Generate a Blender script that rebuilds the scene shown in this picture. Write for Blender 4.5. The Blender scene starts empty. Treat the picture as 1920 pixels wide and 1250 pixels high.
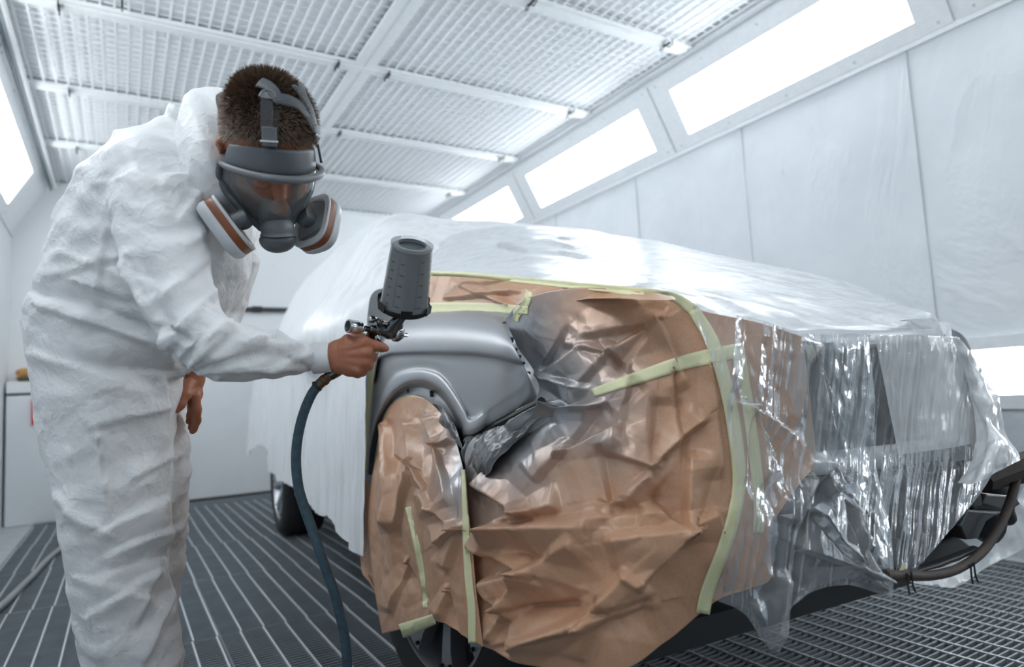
import bpy, bmesh, math, random
import numpy as np
from mathutils import Vector, Matrix

S = bpy.context.scene
COL = S.collection
random.seed(7)
RNG = np.random.default_rng(11)
PI = math.pi

# ------------------------------------------------------------------ camera
FOC = 1233.5                       # focal length in pixels of a 1920 px wide frame
EYE = np.array([0.0, 0.0, 0.88])   # the photographer crouches: lens 0.88 m above the grating
YAW, PITCH, ROLL = 0.539176, 0.09245, -0.05466
def cam_axes(yaw, pit, rol):
    cy, sy = math.cos(yaw), math.sin(yaw)
    f = np.array([sy*math.cos(pit), cy*math.cos(pit), math.sin(pit)])
    r = np.array([cy, -sy, 0.0]); u = np.cross(r, f)
    return np.stack([math.cos(rol)*r + math.sin(rol)*u, -math.sin(rol)*r + math.cos(rol)*u, f])
RM = cam_axes(YAW, PITCH, ROLL)    # rows: right, up, forward
RIGHT, UP, FWD = RM
cam_data = bpy.data.cameras.new('camera')
cam = bpy.data.objects.new('camera', cam_data); COL.objects.link(cam)
m4 = Matrix.Identity(4)
for i in range(3):
    m4[i][0], m4[i][1], m4[i][2], m4[i][3] = RIGHT[i], UP[i], -FWD[i], EYE[i]
cam.matrix_world = m4
cam_data.sensor_width = 36.0
cam_data.lens = FOC/1920*36
cam_data.clip_start = 0.05
cam_data.dof.use_dof = True
cam_data.dof.focus_distance = 1.42
cam_data.dof.aperture_fstop = 2.4
S.camera = cam

# ------------------------------------------------------------------ world, exposure
W = bpy.data.worlds.new('world'); S.world = W; W.use_nodes = True
W.node_tree.nodes['Background'].inputs[0].default_value = (0.8, 0.88, 1.0, 1)
W.node_tree.nodes['Background'].inputs[1].default_value = 0.02
vs = S.view_settings
vs.view_transform = 'Standard'; vs.look = 'None'; vs.gamma = 1.0; vs.use_curve_mapping = False
vs.exposure = 0.3
LAMP = 8.0           # emission of the booth's light boxes
S.cycles.max_bounces = 10
S.cycles.transparent_max_bounces = 24
S.cycles.diffuse_bounces = 6
S.cycles.caustics_reflective = False
S.cycles.caustics_refractive = False

# ------------------------------------------------------------------ measuring: pixel -> place
def ray(x, y):
    return RM.T @ np.array([(x-960)/FOC, -(y-625)/FOC, 1.0])
def at(x, y, z):                   # z: distance along the viewing axis
    return EYE + ray(x, y)*z
def on(x, y, ax, v):
    d = ray(x, y); k = 'XYZ'.index(ax); return EYE + d*(v-EYE[k])/d[k]
def project(P):
    q = (np.asarray(P)-EYE) @ RM.T
    return np.stack([960+FOC*q[..., 0]/q[..., 2], 625-FOC*q[..., 1]/q[..., 2]], -1)

# car frame: s across from the side we see, c along from the front axle to the tail
CA = np.array([0.062, 1.0, 0.0]); CA /= np.linalg.norm(CA)
CL = np.array([CA[1], -CA[0], 0.0])
C0 = np.array([0.72, 1.80, 0.0])
def car(s, c, z):
    return C0 + CL*s + CA*c + np.array([0, 0, z])
def side(x, y, off=0.0):           # on the plane of the car's near side, moved off inward
    d = ray(x, y); t = ((C0 + CL*off - EYE) @ CL)/(d @ CL); return EYE + d*t
PLAN = [(0.02, 5.0), (0.0, 3.5), (0.0, 1.5), (0.0, 0.0), (0.0, -0.35), (0.012, -0.55), (0.05, -0.72), (0.12, -0.84),
        (0.24, -0.94), (0.42, -1.01), (0.65, -1.055), (0.99, -1.08), (1.20, -1.065), (1.36, -1.02), (1.52, -0.94), (1.66, -0.82), (1.78, -0.65), (1.86, -0.45)]
PL = np.array([(C0+CL*s+CA*c)[:2] for s, c in PLAN])
def wrap(x, y, off=0.0):           # on the upright wall that follows the car's plan outline, moved off outward
    d = ray(x, y)
    tang = np.gradient(PL, axis=0); tang /= np.linalg.norm(tang, axis=1)[:, None]
    nrm = np.stack([tang[:, 1], -tang[:, 0]], 1)
    Q = PL + nrm*off
    best = None
    for i in range(len(Q)-1):
        a, b = Q[i]-EYE[:2], Q[i+1]-EYE[:2]
        e = b-a; det = d[0]*(-e[1]) + e[0]*d[1]
        if abs(det) < 1e-9: continue
        t = (a[0]*(-e[1]) + e[0]*a[1])/det
        k = (d[0]*a[1]-d[1]*a[0])/det
        if t > 0.3 and -0.02 <= k <= 1.02 and (best is None or t < best): best = t
    if best is None:               # the ray just misses the nose: nearest approach
        tt = np.linspace(0.6, 3, 300); pts = EYE[:2]+tt[:, None]*d[:2]
        dd = np.linalg.norm(pts[:, None]-Q[None], axis=2).min(1); best = tt[dd.argmin()]
    return EYE + d*best

# ------------------------------------------------------------------ noise (numpy)
def _h(ix, iy, iz, k):
    n = (ix.astype(np.int64)*374761393 + iy.astype(np.int64)*668265263 + iz.astype(np.int64)*2147483647 + k*1274126177) & 0xffffffff
    n = ((n ^ (n >> 13))*1274126177) & 0xffffffff
    n = ((n ^ (n >> 16))*2246822519) & 0xffffffff
    return ((n ^ (n >> 15)) & 0xffffff)/float(0xffffff)
def vnoise(P, seed=0):
    P = np.asarray(P, float); i = np.floor(P).astype(np.int64); f = P-i; u = f*f*f*(f*(f*6-15)+10)
    r = 0
    for a in (0, 1):
        for b in (0, 1):
            for c in (0, 1):
                w = (u[:, 0] if a else 1-u[:, 0])*(u[:, 1] if b else 1-u[:, 1])*(u[:, 2] if c else 1-u[:, 2])
                r = r + w*_h(i[:, 0]+a, i[:, 1]+b, i[:, 2]+c, seed)
    return r*2-1
def fbm(P, oct=4, seed=0):
    r = 0; a = 1.0; P = np.asarray(P, float)
    for o in range(oct):
        r = r + a*vnoise(P*(2.03**o)+o*17.3, seed+o); a *= 0.5
    return r
def ridged(P, oct=3, seed=0):
    r = 0; a = 1.0; P = np.asarray(P, float)
    for o in range(oct):
        r = r + a*(1-2*np.abs(vnoise(P*(2.1**o)+o*9.7, seed+o))); a *= 0.55
    return r
def f1(P, seed=0, two=False):
    P = np.asarray(P, float); i = np.floor(P).astype(np.int64)
    best = np.full(len(P), 9.0); sec = np.full(len(P), 9.0)
    for a in (-1, 0, 1):
        for b in (-1, 0, 1):
            for c in (-1, 0, 1):
                j = i + np.array([a, b, c])
                q = np.stack([j[:, k]+_h(j[:, 0], j[:, 1], j[:, 2], seed+k*7) for k in range(3)], 1)
                d = np.sqrt(((P-q)**2).sum(1))
                sec = np.where(d < best, best, np.minimum(sec, d)); best = np.minimum(best, d)
    return (best, sec) if two else best
def crumple(P, freq, seed=0):      # facets meeting in sharp creases, about -0.5 .. 0.5
    P = np.asarray(P, float)*freq
    P = P + 0.25*np.stack([vnoise(P*0.7+k*31, seed+k) for k in range(3)], 1)
    return f1(P, seed) - 0.55

def creases(P, freq, seed=0, n=5, warp=0.4):      # straight sharp folds running in many directions, coming and going
    P = np.asarray(P, float)*freq; r = np.random.default_rng(seed); out = 0
    W_ = np.stack([vnoise(P*0.45+k*13.7, seed+50+k) for k in range(3)], 1)*warp
    for i in range(n):
        d = r.normal(size=3); d /= np.linalg.norm(d); f = 0.7+0.9*r.random(); ph = r.random()*9
        x = (P+W_)@d*f+ph+0.3*vnoise(P*0.6+i*5.1, seed+i)
        t = np.abs(x-np.floor(x)-0.5)*2-0.5
        out = out+t*np.clip(0.25+1.6*vnoise(P*0.5+i*7.7, seed+20+i), 0, 1)
    return out/n*1.7

# ------------------------------------------------------------------ objects
def tag(o, label=None, cat=None, group=None, kind=None):
    if label: o['label'] = label
    if cat: o['category'] = cat
    if group: o['group'] = group
    if kind: o['kind'] = kind
    return o
def link(o, parent=None):
    COL.objects.link(o)
    if parent is not None:
        o.parent = parent
        o.matrix_parent_inverse = parent.matrix_world.inverted()
    return o
def empty(name, loc, label=None, cat=None, group=None, kind=None):
    o = bpy.data.objects.new(name, None); o.location = Vector(tuple(loc)); COL.objects.link(o)
    o.empty_display_size = 0.1
    o.matrix_world = Matrix.Translation(Vector(tuple(loc)))
    return tag(o, label, cat, group, kind)
def mesh(name, V, Fc, mat, parent=None, smooth=True, label=None, kind=None):
    me = bpy.data.meshes.new(name)
    me.from_pydata([tuple(map(float, v)) for v in V], [], [tuple(int(i) for i in f) for f in Fc])
    me.update()
    if mat is not None:
        for m in (mat if isinstance(mat, (list, tuple)) else [mat]): me.materials.append(m)
    if smooth: me.polygons.foreach_set('use_smooth', [True]*len(me.polygons))
    o = bpy.data.objects.new(name, me); link(o, parent)
    if label: o['label'] = label
    if kind: o['kind'] = kind
    return o
def attr(o, name, vals):
    a = o.data.attributes.new(name, 'FLOAT', 'POINT'); a.data.foreach_set('value', np.asarray(vals, np.float32))
def recalc(o):
    bm = bmesh.new(); bm.from_mesh(o.data); bmesh.ops.recalc_face_normals(bm, faces=bm.faces); bm.to_mesh(o.data); bm.free()
def mod(o, kind, **kw):
    m = o.modifiers.new(kind.lower(), kind)
    for k, v in kw.items(): setattr(m, k, v)
    return m

class MB:                          # collects shapes for ONE mesh
    def __init__(self): self.V = []; self.F = []; self.MI = []
    def add(self, V, F, mi=0):
        b = len(self.V); self.V += [tuple(map(float, v)) for v in V]
        for f in F: self.F.append(tuple(int(i)+b for i in f)); self.MI.append(mi)
        return self
    def box(self, lo, hi, mi=0):
        x0, y0, z0 = lo; x1, y1, z1 = hi
        V = [(x0,y0,z0),(x1,y0,z0),(x1,y1,z0),(x0,y1,z0),(x0,y0,z1),(x1,y0,z1),(x1,y1,z1),(x0,y1,z1)]
        return self.add(V, [(3,2,1,0),(4,5,6,7),(0,1,5,4),(1,2,6,5),(2,3,7,6),(3,0,4,7)], mi)
    def obox(self, c, ax, ay, az, mi=0):
        c, ax, ay, az = map(np.asarray, (c, ax, ay, az))
        V = [c+i*ax+j*ay+k*az for k in (-1,1) for (i,j) in ((-1,-1),(1,-1),(1,1),(-1,1))]
        return self.add(V, [(3,2,1,0),(4,5,6,7),(0,1,5,4),(1,2,6,5),(2,3,7,6),(3,0,4,7)], mi)
    def tube(self, pts, rad, n=10, cap=True, mi=0, flat=None):
        V, F = tube_geo(pts, rad, n, cap, flat); return self.add(V, F, mi)
    def lathe(self, base, axis, prof, n=32, mi=0, ref=None):   # prof: (radius, height) pairs
        V, F = lathe_geo(base, axis, prof, n, ref); return self.add(V, F, mi)
    def build(self, name, mat, parent=None, smooth=True, label=None, kind=None, bevel=0, weld=False):
        o = mesh(name, self.V, self.F, mat, parent, smooth, label, kind)
        if any(self.MI): o.data.polygons.foreach_set('material_index', self.MI)
        if weld: recalc(o)
        if bevel:
            mod(o, 'BEVEL', width=bevel, segments=2, limit_method='ANGLE', angle_limit=0.6)
        if smooth:
            try: o.data.set_sharp_from_angle(angle=0.7)
            except Exception: pass
        return o
def frame_for(t):
    t = t/np.linalg.norm(t); a = np.array([0, 0, 1.0]) if abs(t[2]) < 0.9 else np.array([1.0, 0, 0])
    u = np.cross(a, t); u /= np.linalg.norm(u); return u, np.cross(t, u)
def tube_geo(pts, rad, n=10, cap=True, flat=None):
    pts = np.asarray(pts, float); m = len(pts)
    rad = np.full(m, rad) if np.isscalar(rad) else np.asarray(rad, float)
    T = np.gradient(pts, axis=0); T /= np.linalg.norm(T, axis=1)[:, None]+1e-12
    u, v = frame_for(T[0]); V = []
    for i in range(m):
        u = u - T[i]*(u@T[i]); u /= np.linalg.norm(u); v = np.cross(T[i], u)
        for k in range(n):
            a = 2*PI*k/n; V.append(pts[i]+rad[i]*(math.cos(a)*u+math.sin(a)*v))
    F = [(i*n+k, i*n+(k+1) % n, (i+1)*n+(k+1) % n, (i+1)*n+k) for i in range(m-1) for k in range(n)]
    if cap: F += [tuple(range(n-1, -1, -1)), tuple((m-1)*n+k for k in range(n))]
    return V, F
def lathe_geo(base, axis, prof, n=32, ref=None):
    base = np.asarray(base, float); axis = np.asarray(axis, float); axis = axis/np.linalg.norm(axis)
    if ref is None: u, v = frame_for(axis)
    else:
        u = np.asarray(ref, float); u = u-axis*(u@axis); u /= np.linalg.norm(u); v = np.cross(axis, u)
    V = []; m = len(prof)
    for r, h in prof:
        for k in range(n):
            a = 2*PI*k/n; V.append(base+axis*h+max(r, 1e-5)*(math.cos(a)*u+math.sin(a)*v))
    F = [(i*n+k, i*n+(k+1) % n, (i+1)*n+(k+1) % n, (i+1)*n+k) for i in range(m-1) for k in range(n)]
    return V, F
def spline(P, n):                  # Catmull-Rom through P, n points, even in arc length
    P = np.asarray(P, float)
    if len(P) == 2: return P[0]+(P[1]-P[0])*np.linspace(0, 1, n)[:, None]
    Q = np.vstack([2*P[0]-P[1], P, 2*P[-1]-P[-2]]); out = []
    m = max(6, 4*n//len(P))
    for i in range(1, len(Q)-2):
        t = np.linspace(0, 1, m, endpoint=False)[:, None]
        a, b, c, d = Q[i-1], Q[i], Q[i+1], Q[i+2]
        out.append(0.5*((2*b)+(c-a)*t+(2*a-5*b+4*c-d)*t*t+(3*b-a-3*c+d)*t**3))
    out = np.vstack(out+[P[-1:]])
    L = np.r_[0, np.cumsum(np.linalg.norm(np.diff(out, axis=0), axis=1))]
    s = np.linspace(0, L[-1], n)
    return np.stack([np.interp(s, L, out[:, k]) for k in range(out.shape[1])], 1)
def cr1(P, n):                     # Catmull-Rom, even in parameter
    P = np.asarray(P, float); m = len(P)
    Q = np.concatenate([2*P[:1]-P[1:2], P, 2*P[-1:]-P[-2:-1]]); t = np.linspace(0, m-1, n)
    i = np.minimum(t.astype(int), m-2); f = (t-i).reshape((-1,)+(1,)*(P.ndim-1))
    a, b, c, d = Q[i], Q[i+1], Q[i+2], Q[i+3]
    return 0.5*((2*b)+(c-a)*f+(2*a-5*b+4*c-d)*f*f+(3*b-a-3*c+d)*f**3)
def sheet(rows, nu, nv):           # rows of control points -> grid (nv, nu, 3)
    rows = [spline(r, nu) for r in rows]
    return cr1(np.array(rows), nv) if len(rows) > 2 else np.array([rows[0]+(rows[1]-rows[0])*t for t in np.linspace(0, 1, nv)])
def grid_normals(G):
    du = np.gradient(G, axis=1); dv = np.gradient(G, axis=0); n = np.cross(du, dv)
    n /= np.linalg.norm(n, axis=2)[..., None]+1e-12
    return n
def face_eye(G, n):                # turn the normals to the side the camera stands on
    s = np.sign(((EYE-G)*n).sum(2)); return n*(1 if s.sum() >= 0 else -1)
def grid_faces(nv, nu):
    i = np.arange((nv-1)*(nu-1)); r = i//(nu-1); c = i % (nu-1); a = r*nu+c
    return np.stack([a, a+1, a+nu+1, a+nu], 1)
def seg_ridge(px, a, b, amp, w, end=0.15):
    a = np.array(a, float); b = np.array(b, float); e = b-a; L2 = e@e
    t = ((px-a)@e)/L2; tc = np.clip(t, 0, 1)
    q = px-a-tc[:, None]*e; d = np.linalg.norm(q, axis=1)
    sg = np.sign(q[:, 0]*e[1]-q[:, 1]*e[0])*(1 if (int(a[0]*7+a[1]*3+b[0]*5+b[1]) % 2) else -1)
    ww = w*(0.45+0.55*tc)*np.where(sg > 0, 2.1, 0.5)   # folds open out away from their first point, steep on one flank
    return amp*np.clip(1-d/ww, 0, 1)*np.clip(np.minimum(1, (1.02-tc)/end), 0, 1)

# ------------------------------------------------------------------ implicit bodies -> one continuous mesh
def smin(a, b, k):
    h = np.clip(0.5+0.5*(b-a)/k, 0, 1); return b*(1-h)+a*h-k*h*(1-h)
class Body:
    def __init__(self): self.items = []
    def cone(self, a, b, ra, rb, k=0.01):
        self.items.append(('c', np.array(a, float), np.array(b, float), ra, rb, k)); return self
    def chain(self, pts, rads, k=0.01):
        for i in range(len(pts)-1): self.cone(pts[i], pts[i+1], rads[i], rads[i+1], k)
        return self
    def ell(self, c, ax, ay, az, k=0.01):
        self.items.append(('e', np.array(c, float), np.array([ax, ay, az], float), k)); return self
    def loft(self, st, k=0.02):    # st: list of (centre, half-width vector, half-depth)
        C = np.array([s[0] for s in st], float); n = len(C)
        T = np.gradient(C, axis=0); T /= np.linalg.norm(T, axis=1)[:, None]
        A = []; B = []; wa = []; wb = []
        for i in range(n):
            a = np.array(st[i][1], float); w = np.linalg.norm(a); a = a-T[i]*(a@T[i]); a /= np.linalg.norm(a)
            A.append(a); B.append(np.cross(T[i], a)); wa.append(w); wb.append(st[i][2])
        for i in range(n-1):
            if A[i]@A[i+1] < 0: A[i+1] = -A[i+1]
            B[i+1] = B[i+1] if B[i]@B[i+1] > 0 else -B[i+1]
        self.items.append(('l', C, np.array(A), np.array(B), np.array(wa), np.array(wb), k)); return self
    def carve(self, c, ax, ay, az, k=0.01):
        self.items.append(('x', np.array(c, float), np.array([ax, ay, az], float), k)); return self
    def _bb(self, it):
        if it[0] == 'c': r = max(it[3], it[4]); return np.minimum(it[1], it[2])-r, np.maximum(it[1], it[2])+r
        if it[0] in 'ex': r = np.sqrt((it[2]**2).sum(0)); return it[1]-r, it[1]+r
        r = max(it[4].max(), it[5].max()); return it[1].min(0)-r, it[1].max(0)+r
    def _d(self, it, P):
        if it[0] == 'c':
            _, a, b, ra, rb, k = it; e = b-a; t = np.clip(((P-a)@e)/(e@e+1e-12), 0, 1)
            return np.linalg.norm(P-a-t[:, None]*e, axis=1)-(ra+(rb-ra)*t)
        if it[0] in 'ex':
            M = it[2]; L = np.linalg.norm(M, axis=1); q = (P-it[1])@(M/(L**2)[:, None]).T
            r = np.linalg.norm(q, axis=1); g = np.linalg.norm(q/L[None]*1.0, axis=1)+1e-9
            return r*(r-1)/g
        _, C, A, B, wa, wb, k = it; best = None
        for i in range(len(C)-1):
            e = C[i+1]-C[i]; L = np.linalg.norm(e)
            t = np.clip(((P-C[i])@e)/(L*L), 0, 1)[:, None]
            q = P-C[i]-t*e; a = A[i]+(A[i+1]-A[i])*t; b = B[i]+(B[i+1]-B[i])*t
            a /= np.linalg.norm(a, axis=1)[:, None]; b /= np.linalg.norm(b, axis=1)[:, None]
            t = t[:, 0]; ra = wa[i]+(wa[i+1]-wa[i])*t; rb = wb[i]+(wb[i+1]-wb[i])*t
            x = (q*a).sum(1); y = (q*b).sum(1); z = q@(e/L); x = x
            rm = np.minimum(ra, rb); cap = np.minimum(rm*0.6, 0.08)
            z = np.where((t > 0) & (t < 1), 0, z)
            r = np.sqrt((x/ra)**2+(y/rb)**2+(z/cap)**2); g = np.sqrt((x/ra**2)**2+(y/rb**2)**2+(z/cap**2)**2)+1e-9
            d = r*(r-1)/g
            best = d if best is None else smin(best, d, 0.012)
        return best
    def surface(self, h, pad=None, iso=0.0):
        bbs = [self._bb(it) for it in self.items if it[0] != 'x']; pad = pad or 3*h
        lo = np.min([b[0] for b in bbs], 0)-pad; hi = np.max([b[1] for b in bbs], 0)+pad
        n = np.ceil((hi-lo)/h).astype(int)+1
        D = np.full(n, 1.0)
        for it in self.items:
            a, b = self._bb(it); m = 0.03+2*h
            i0 = np.clip(np.floor((a-m-lo)/h).astype(int), 0, n-1); i1 = np.clip(np.ceil((b+m-lo)/h).astype(int)+1, 1, n)
            g = np.stack(np.meshgrid(*[lo[k]+h*np.arange(i0[k], i1[k]) for k in range(3)], indexing='ij'), -1)
            sh = g.shape[:3]; d = self._d(it, g.reshape(-1, 3)).reshape(sh)
            sl = tuple(slice(i0[k], i1[k]) for k in range(3))
            D[sl] = -smin(-D[sl], d, it[-1]) if it[0] == 'x' else smin(D[sl], d, it[-1])
        return surface_nets(D+iso, lo, h)
def surface_nets(D, lo, h):
    n = np.array(D.shape); ins = D < 0
    c = ins[:-1, :-1, :-1].astype(np.int8)
    cnt = np.zeros(n-1, np.int8); acc = np.zeros(tuple(n-1)+(3,), np.float32); num = np.zeros(n-1, np.float32)
    cor = [(a, b, d) for a in (0, 1) for b in (0, 1) for d in (0, 1)]
    sl = lambda o: tuple(slice(o[k], n[k]-1+o[k]) for k in range(3))
    for o in cor: cnt += ins[sl(o)]
    act = (cnt > 0) & (cnt < 8)
    idx = np.argwhere(act); vid = np.full(n-1, -1, np.int64); vid[act] = np.arange(len(idx))
    val = {o: D[sl(o)][act] for o in cor}
    P = np.zeros((len(idx), 3)); N = np.zeros(len(idx))
    for o in cor:
        for k in range(3):
            if o[k] == 0:
                q = list(o); q[k] = 1; q = tuple(q); a, b = val[o], val[q]
                x = (a < 0) != (b < 0); t = np.where(x, a/np.where(x, a-b, 1), 0)
                p = np.tile(np.array(o, float), (len(idx), 1)); p[:, k] = t
                P += p*x[:, None]; N += x
    V = lo+h*(idx+P/N[:, None]); F = []
    for k in range(3):
        a, b = [j for j in range(3) if j != k]
        s0 = [slice(1, n[j]-1) for j in range(3)]; s1 = list(s0); s0[k] = slice(0, n[k]-1); s1[k] = slice(1, n[k])
        A = ins[tuple(s0)]; B = ins[tuple(s1)]; e = np.argwhere(A != B); flip = A[A != B]
        e = e+np.array([1 if j != k else 0 for j in range(3)])
        def cell(da, db):
            q = e.copy(); q[:, a] -= da; q[:, b] -= db; return vid[q[:, 0], q[:, 1], q[:, 2]]
        q = np.stack([cell(0, 0), cell(1, 0), cell(1, 1), cell(0, 1)], 1)
        if k == 1: flip = ~flip
        q[~flip] = q[~flip][:, ::-1]
        F.append(q)
    F = np.vstack(F)
    return V, F
def vert_normals(V, F):
    n = np.cross(V[F[:, 2]]-V[F[:, 0]], V[F[:, 3]]-V[F[:, 1]]); N = np.zeros_like(V)
    for k in range(4): np.add.at(N, F[:, k], n)
    return N/(np.linalg.norm(N, axis=1)[:, None]+1e-12)
def relax(V, F, it=3, lam=0.5):
    E = np.vstack([F[:, [0, 1]], F[:, [1, 2]], F[:, [2, 3]], F[:, [3, 0]]])
    for _ in range(it):
        A = np.zeros_like(V); c = np.zeros(len(V))
        np.add.at(A, E[:, 0], V[E[:, 1]]); np.add.at(c, E[:, 0], 1); np.add.at(A, E[:, 1], V[E[:, 0]]); np.add.at(c, E[:, 1], 1)
        V = V+lam*(A/c[:, None]-V)
    return V
# ------------------------------------------------------------------ materials
def new_mat(name):
    m = bpy.data.materials.new(name); m.use_nodes = True; nt = m.node_tree
    return m, nt, nt.nodes['Principled BSDF']
def setp(b, **kw):
    names = dict(color='Base Color', metal='Metallic', rough='Roughness', alpha='Alpha', trans='Transmission Weight', ior='IOR',
                 spec='Specular IOR Level', coat='Coat Weight', sheen='Sheen Weight', sss='Subsurface Weight', emit='Emission Color', es='Emission Strength')
    for k, v in kw.items():
        i = b.inputs[names[k]]
        i.default_value = (*v, 1) if k in ('color', 'emit') else v
def node(nt, t, **kw):
    n = nt.nodes.new(t)
    for k, v in kw.items():
        if k in n.inputs: n.inputs[k].default_value = v
        else: setattr(n, k, v)
    return n
def coords(nt, scale=(1, 1, 1), kind='Object', rot=(0, 0, 0)):
    tc = node(nt, 'ShaderNodeTexCoord'); mp = node(nt, 'ShaderNodeMapping')
    mp.inputs['Scale'].default_value = scale; mp.inputs['Rotation'].default_value = rot
    nt.links.new(tc.outputs[kind], mp.inputs['Vector']); return mp.outputs[0]
def ramp(nt, src, stops):
    r = node(nt, 'ShaderNodeValToRGB'); els = r.color_ramp.elements
    while len(els) < len(stops): els.new(0.5)
    for e, (p, c) in zip(els, stops):
        e.position = p; e.color = (c, c, c, 1) if np.isscalar(c) else (*c, 1)
    nt.links.new(src, r.inputs[0]); return r.outputs[0]
def bump(nt, b, h, strength=0.3, dist=0.01, prev=None):
    n = node(nt, 'ShaderNodeBump', Strength=strength, Distance=dist)
    nt.links.new(h, n.inputs['Height'])
    if prev is not None: nt.links.new(prev, n.inputs['Normal'])
    if b is not None: nt.links.new(n.outputs[0], b.inputs['Normal'])
    return n.outputs[0]
def noise(nt, vec, scale, detail=4, rough=0.5):
    n = node(nt, 'ShaderNodeTexNoise', Scale=scale, Detail=detail, Roughness=rough); nt.links.new(vec, n.inputs['Vector']); return n.outputs[0]
def voro(nt, vec, scale, feature='F1'):
    n = node(nt, 'ShaderNodeTexVoronoi', Scale=scale, feature=feature); nt.links.new(vec, n.inputs['Vector']); return n.outputs['Distance']
def mixc(nt, fac, a, b):
    n = node(nt, 'ShaderNodeMix', data_type='RGBA')
    if hasattr(fac, 'links') or hasattr(fac, 'is_linked'): nt.links.new(fac, n.inputs[0])
    else: n.inputs[0].default_value = fac
    for k, c in ((6, a), (7, b)):
        if isinstance(c, (tuple, list)): n.inputs[k].default_value = (*c, 1)
        else: nt.links.new(c, n.inputs[k])
    return n.outputs[2]
def plain(name, color, rough=0.5, metal=0.0, spec=0.5, nscale=None, var=0.08, bumpd=None, **kw):
    m, nt, b = new_mat(name); setp(b, rough=rough, metal=metal, spec=spec, **kw)
    v = coords(nt); n = noise(nt, v, nscale or 30)
    dark = tuple(c*(1-var) for c in color); lite = tuple(min(1, c*(1+var)) for c in color)
    nt.links.new(mixc(nt, n, dark, lite), b.inputs['Base Color'])
    if bumpd: bump(nt, b, n, 0.3, bumpd)
    return m
M = {}
# walls: painted panels, scuffed and dusted with overspray
def wall_mat(name, base, dirt, dirt_lo, dirt_hi, wrinkle=0.0, low_dirt=False):
    m, nt, b = new_mat(name); setp(b, rough=0.45, spec=0.4)
    v = coords(nt); n = noise(nt, v, 1.1, 6, 0.6); f = ramp(nt, n, [(dirt_lo, 0.0), (dirt_hi, 1.0)])
    col = mixc(nt, f, base, dirt)
    n2 = noise(nt, coords(nt, (1, 1, 0.35)), 6, 8, 0.7); f2 = ramp(nt, n2, [(0.62, 0.0), (0.8, 0.6)])
    col = mixc(nt, f2, col, tuple(c*0.75 for c in dirt))
    nt.links.new(col, b.inputs['Base Color'])
    if wrinkle:
        vv = coords(nt, (0.7, 0.7, 0.3), rot=(0.5, 0.0, 0.0)); d = node(nt, 'ShaderNodeTexNoise', Scale=2.2, Detail=5, Roughness=0.55, Distortion=1.2)
        nt.links.new(vv, d.inputs['Vector']); r = ramp(nt, d.outputs[0], [(0.42, 0.0), (0.5, 1.0), (0.58, 0.0)])
        bump(nt, b, r, 0.25, wrinkle)
    return m
M['wall'] = wall_mat('painted_booth_panel', (0.80, 0.83, 0.85), (0.66, 0.69, 0.72), 0.5, 0.9)
M['wall_film'] = wall_mat('wall_protection_film', (0.74, 0.775, 0.80), (0.60, 0.64, 0.68), 0.35, 0.75, 0.02)
M['ceil'] = plain('ceiling_filter_fleece', (0.86, 0.88, 0.90), 0.9, nscale=60, var=0.05)
M['grid'] = plain('white_wire_grid', (0.86, 0.88, 0.90), 0.5)
M['frame_white'] = plain('white_lacquered_frame', (0.82, 0.845, 0.86), 0.4)
M['seam'] = plain('panel_seam', (0.55, 0.58, 0.61), 0.6)
M['steel'] = plain('galvanised_grating', (0.30, 0.34, 0.37), 0.5, 0.55, nscale=9, var=0.22)
M['wire'] = plain('grating_cross_bar', (0.66, 0.69, 0.71), 0.4, 0.35, nscale=14, var=0.12)
M['pit'] = plain('dark_extraction_pit', (0.02, 0.025, 0.03), 0.9)
M['concrete'] = plain('pale_concrete', (0.45, 0.47, 0.48), 0.8, nscale=12, var=0.25)
m, nt, b = new_mat('lit_diffuser'); setp(b, color=(1, 1, 1), emit=(0.93, 0.97, 1.0), es=LAMP); M['lamp'] = m
M['dark'] = plain('black_plastic', (0.012, 0.014, 0.016), 0.45, nscale=20, var=0.3)
M['dark_metal'] = plain('dark_steel', (0.05, 0.055, 0.06), 0.45, 0.6, nscale=16, var=0.3)
M['rust'] = plain('rusty_tube', (0.055, 0.042, 0.036), 0.6, 0.3, nscale=40, var=0.5)
M['chrome'] = plain('polished_chrome', (0.72, 0.74, 0.76), 0.13, 1.0, var=0.03)
M['gunmetal'] = plain('dark_chrome', (0.13, 0.14, 0.15), 0.18, 1.0, var=0.05)
M['brass'] = plain('worn_brass_fitting', (0.16, 0.105, 0.06), 0.5, 0.8, nscale=80, var=0.5)
M['hose'] = plain('blue_rubber_hose', (0.045, 0.085, 0.115), 0.5, nscale=90, var=0.5)
M['grey_hose'] = plain('grey_rubber_hose', (0.32, 0.34, 0.35), 0.6)
M['tyre'] = plain('tyre_rubber', (0.022, 0.024, 0.026), 0.65, nscale=50, var=0.3)
M['rim'] = plain('grey_alloy', (0.42, 0.44, 0.47), 0.32, 0.7, var=0.05)
M['body'] = plain('silver_car_paint', (0.70, 0.73, 0.76), 0.3, 0.3, var=0.03, coat=0.5)
M['glass'] = plain('dark_car_glass', (0.10, 0.115, 0.13), 0.08, var=0.05)
M['red'] = plain('red_plastic', (0.75, 0.05, 0.06), 0.5)
# freshly sprayed fender: satin grey base coat
m, nt, b = new_mat('satin_grey_base_coat'); setp(b, rough=0.43, metal=0.75, coat=0.0)
n = noise(nt, coords(nt), 900, 2); nt.links.new(mixc(nt, n, (0.46, 0.475, 0.50), (0.54, 0.555, 0.58)), b.inputs['Base Color'])
bump(nt, b, n, 0.04, 0.0005); M['fender'] = m
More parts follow.
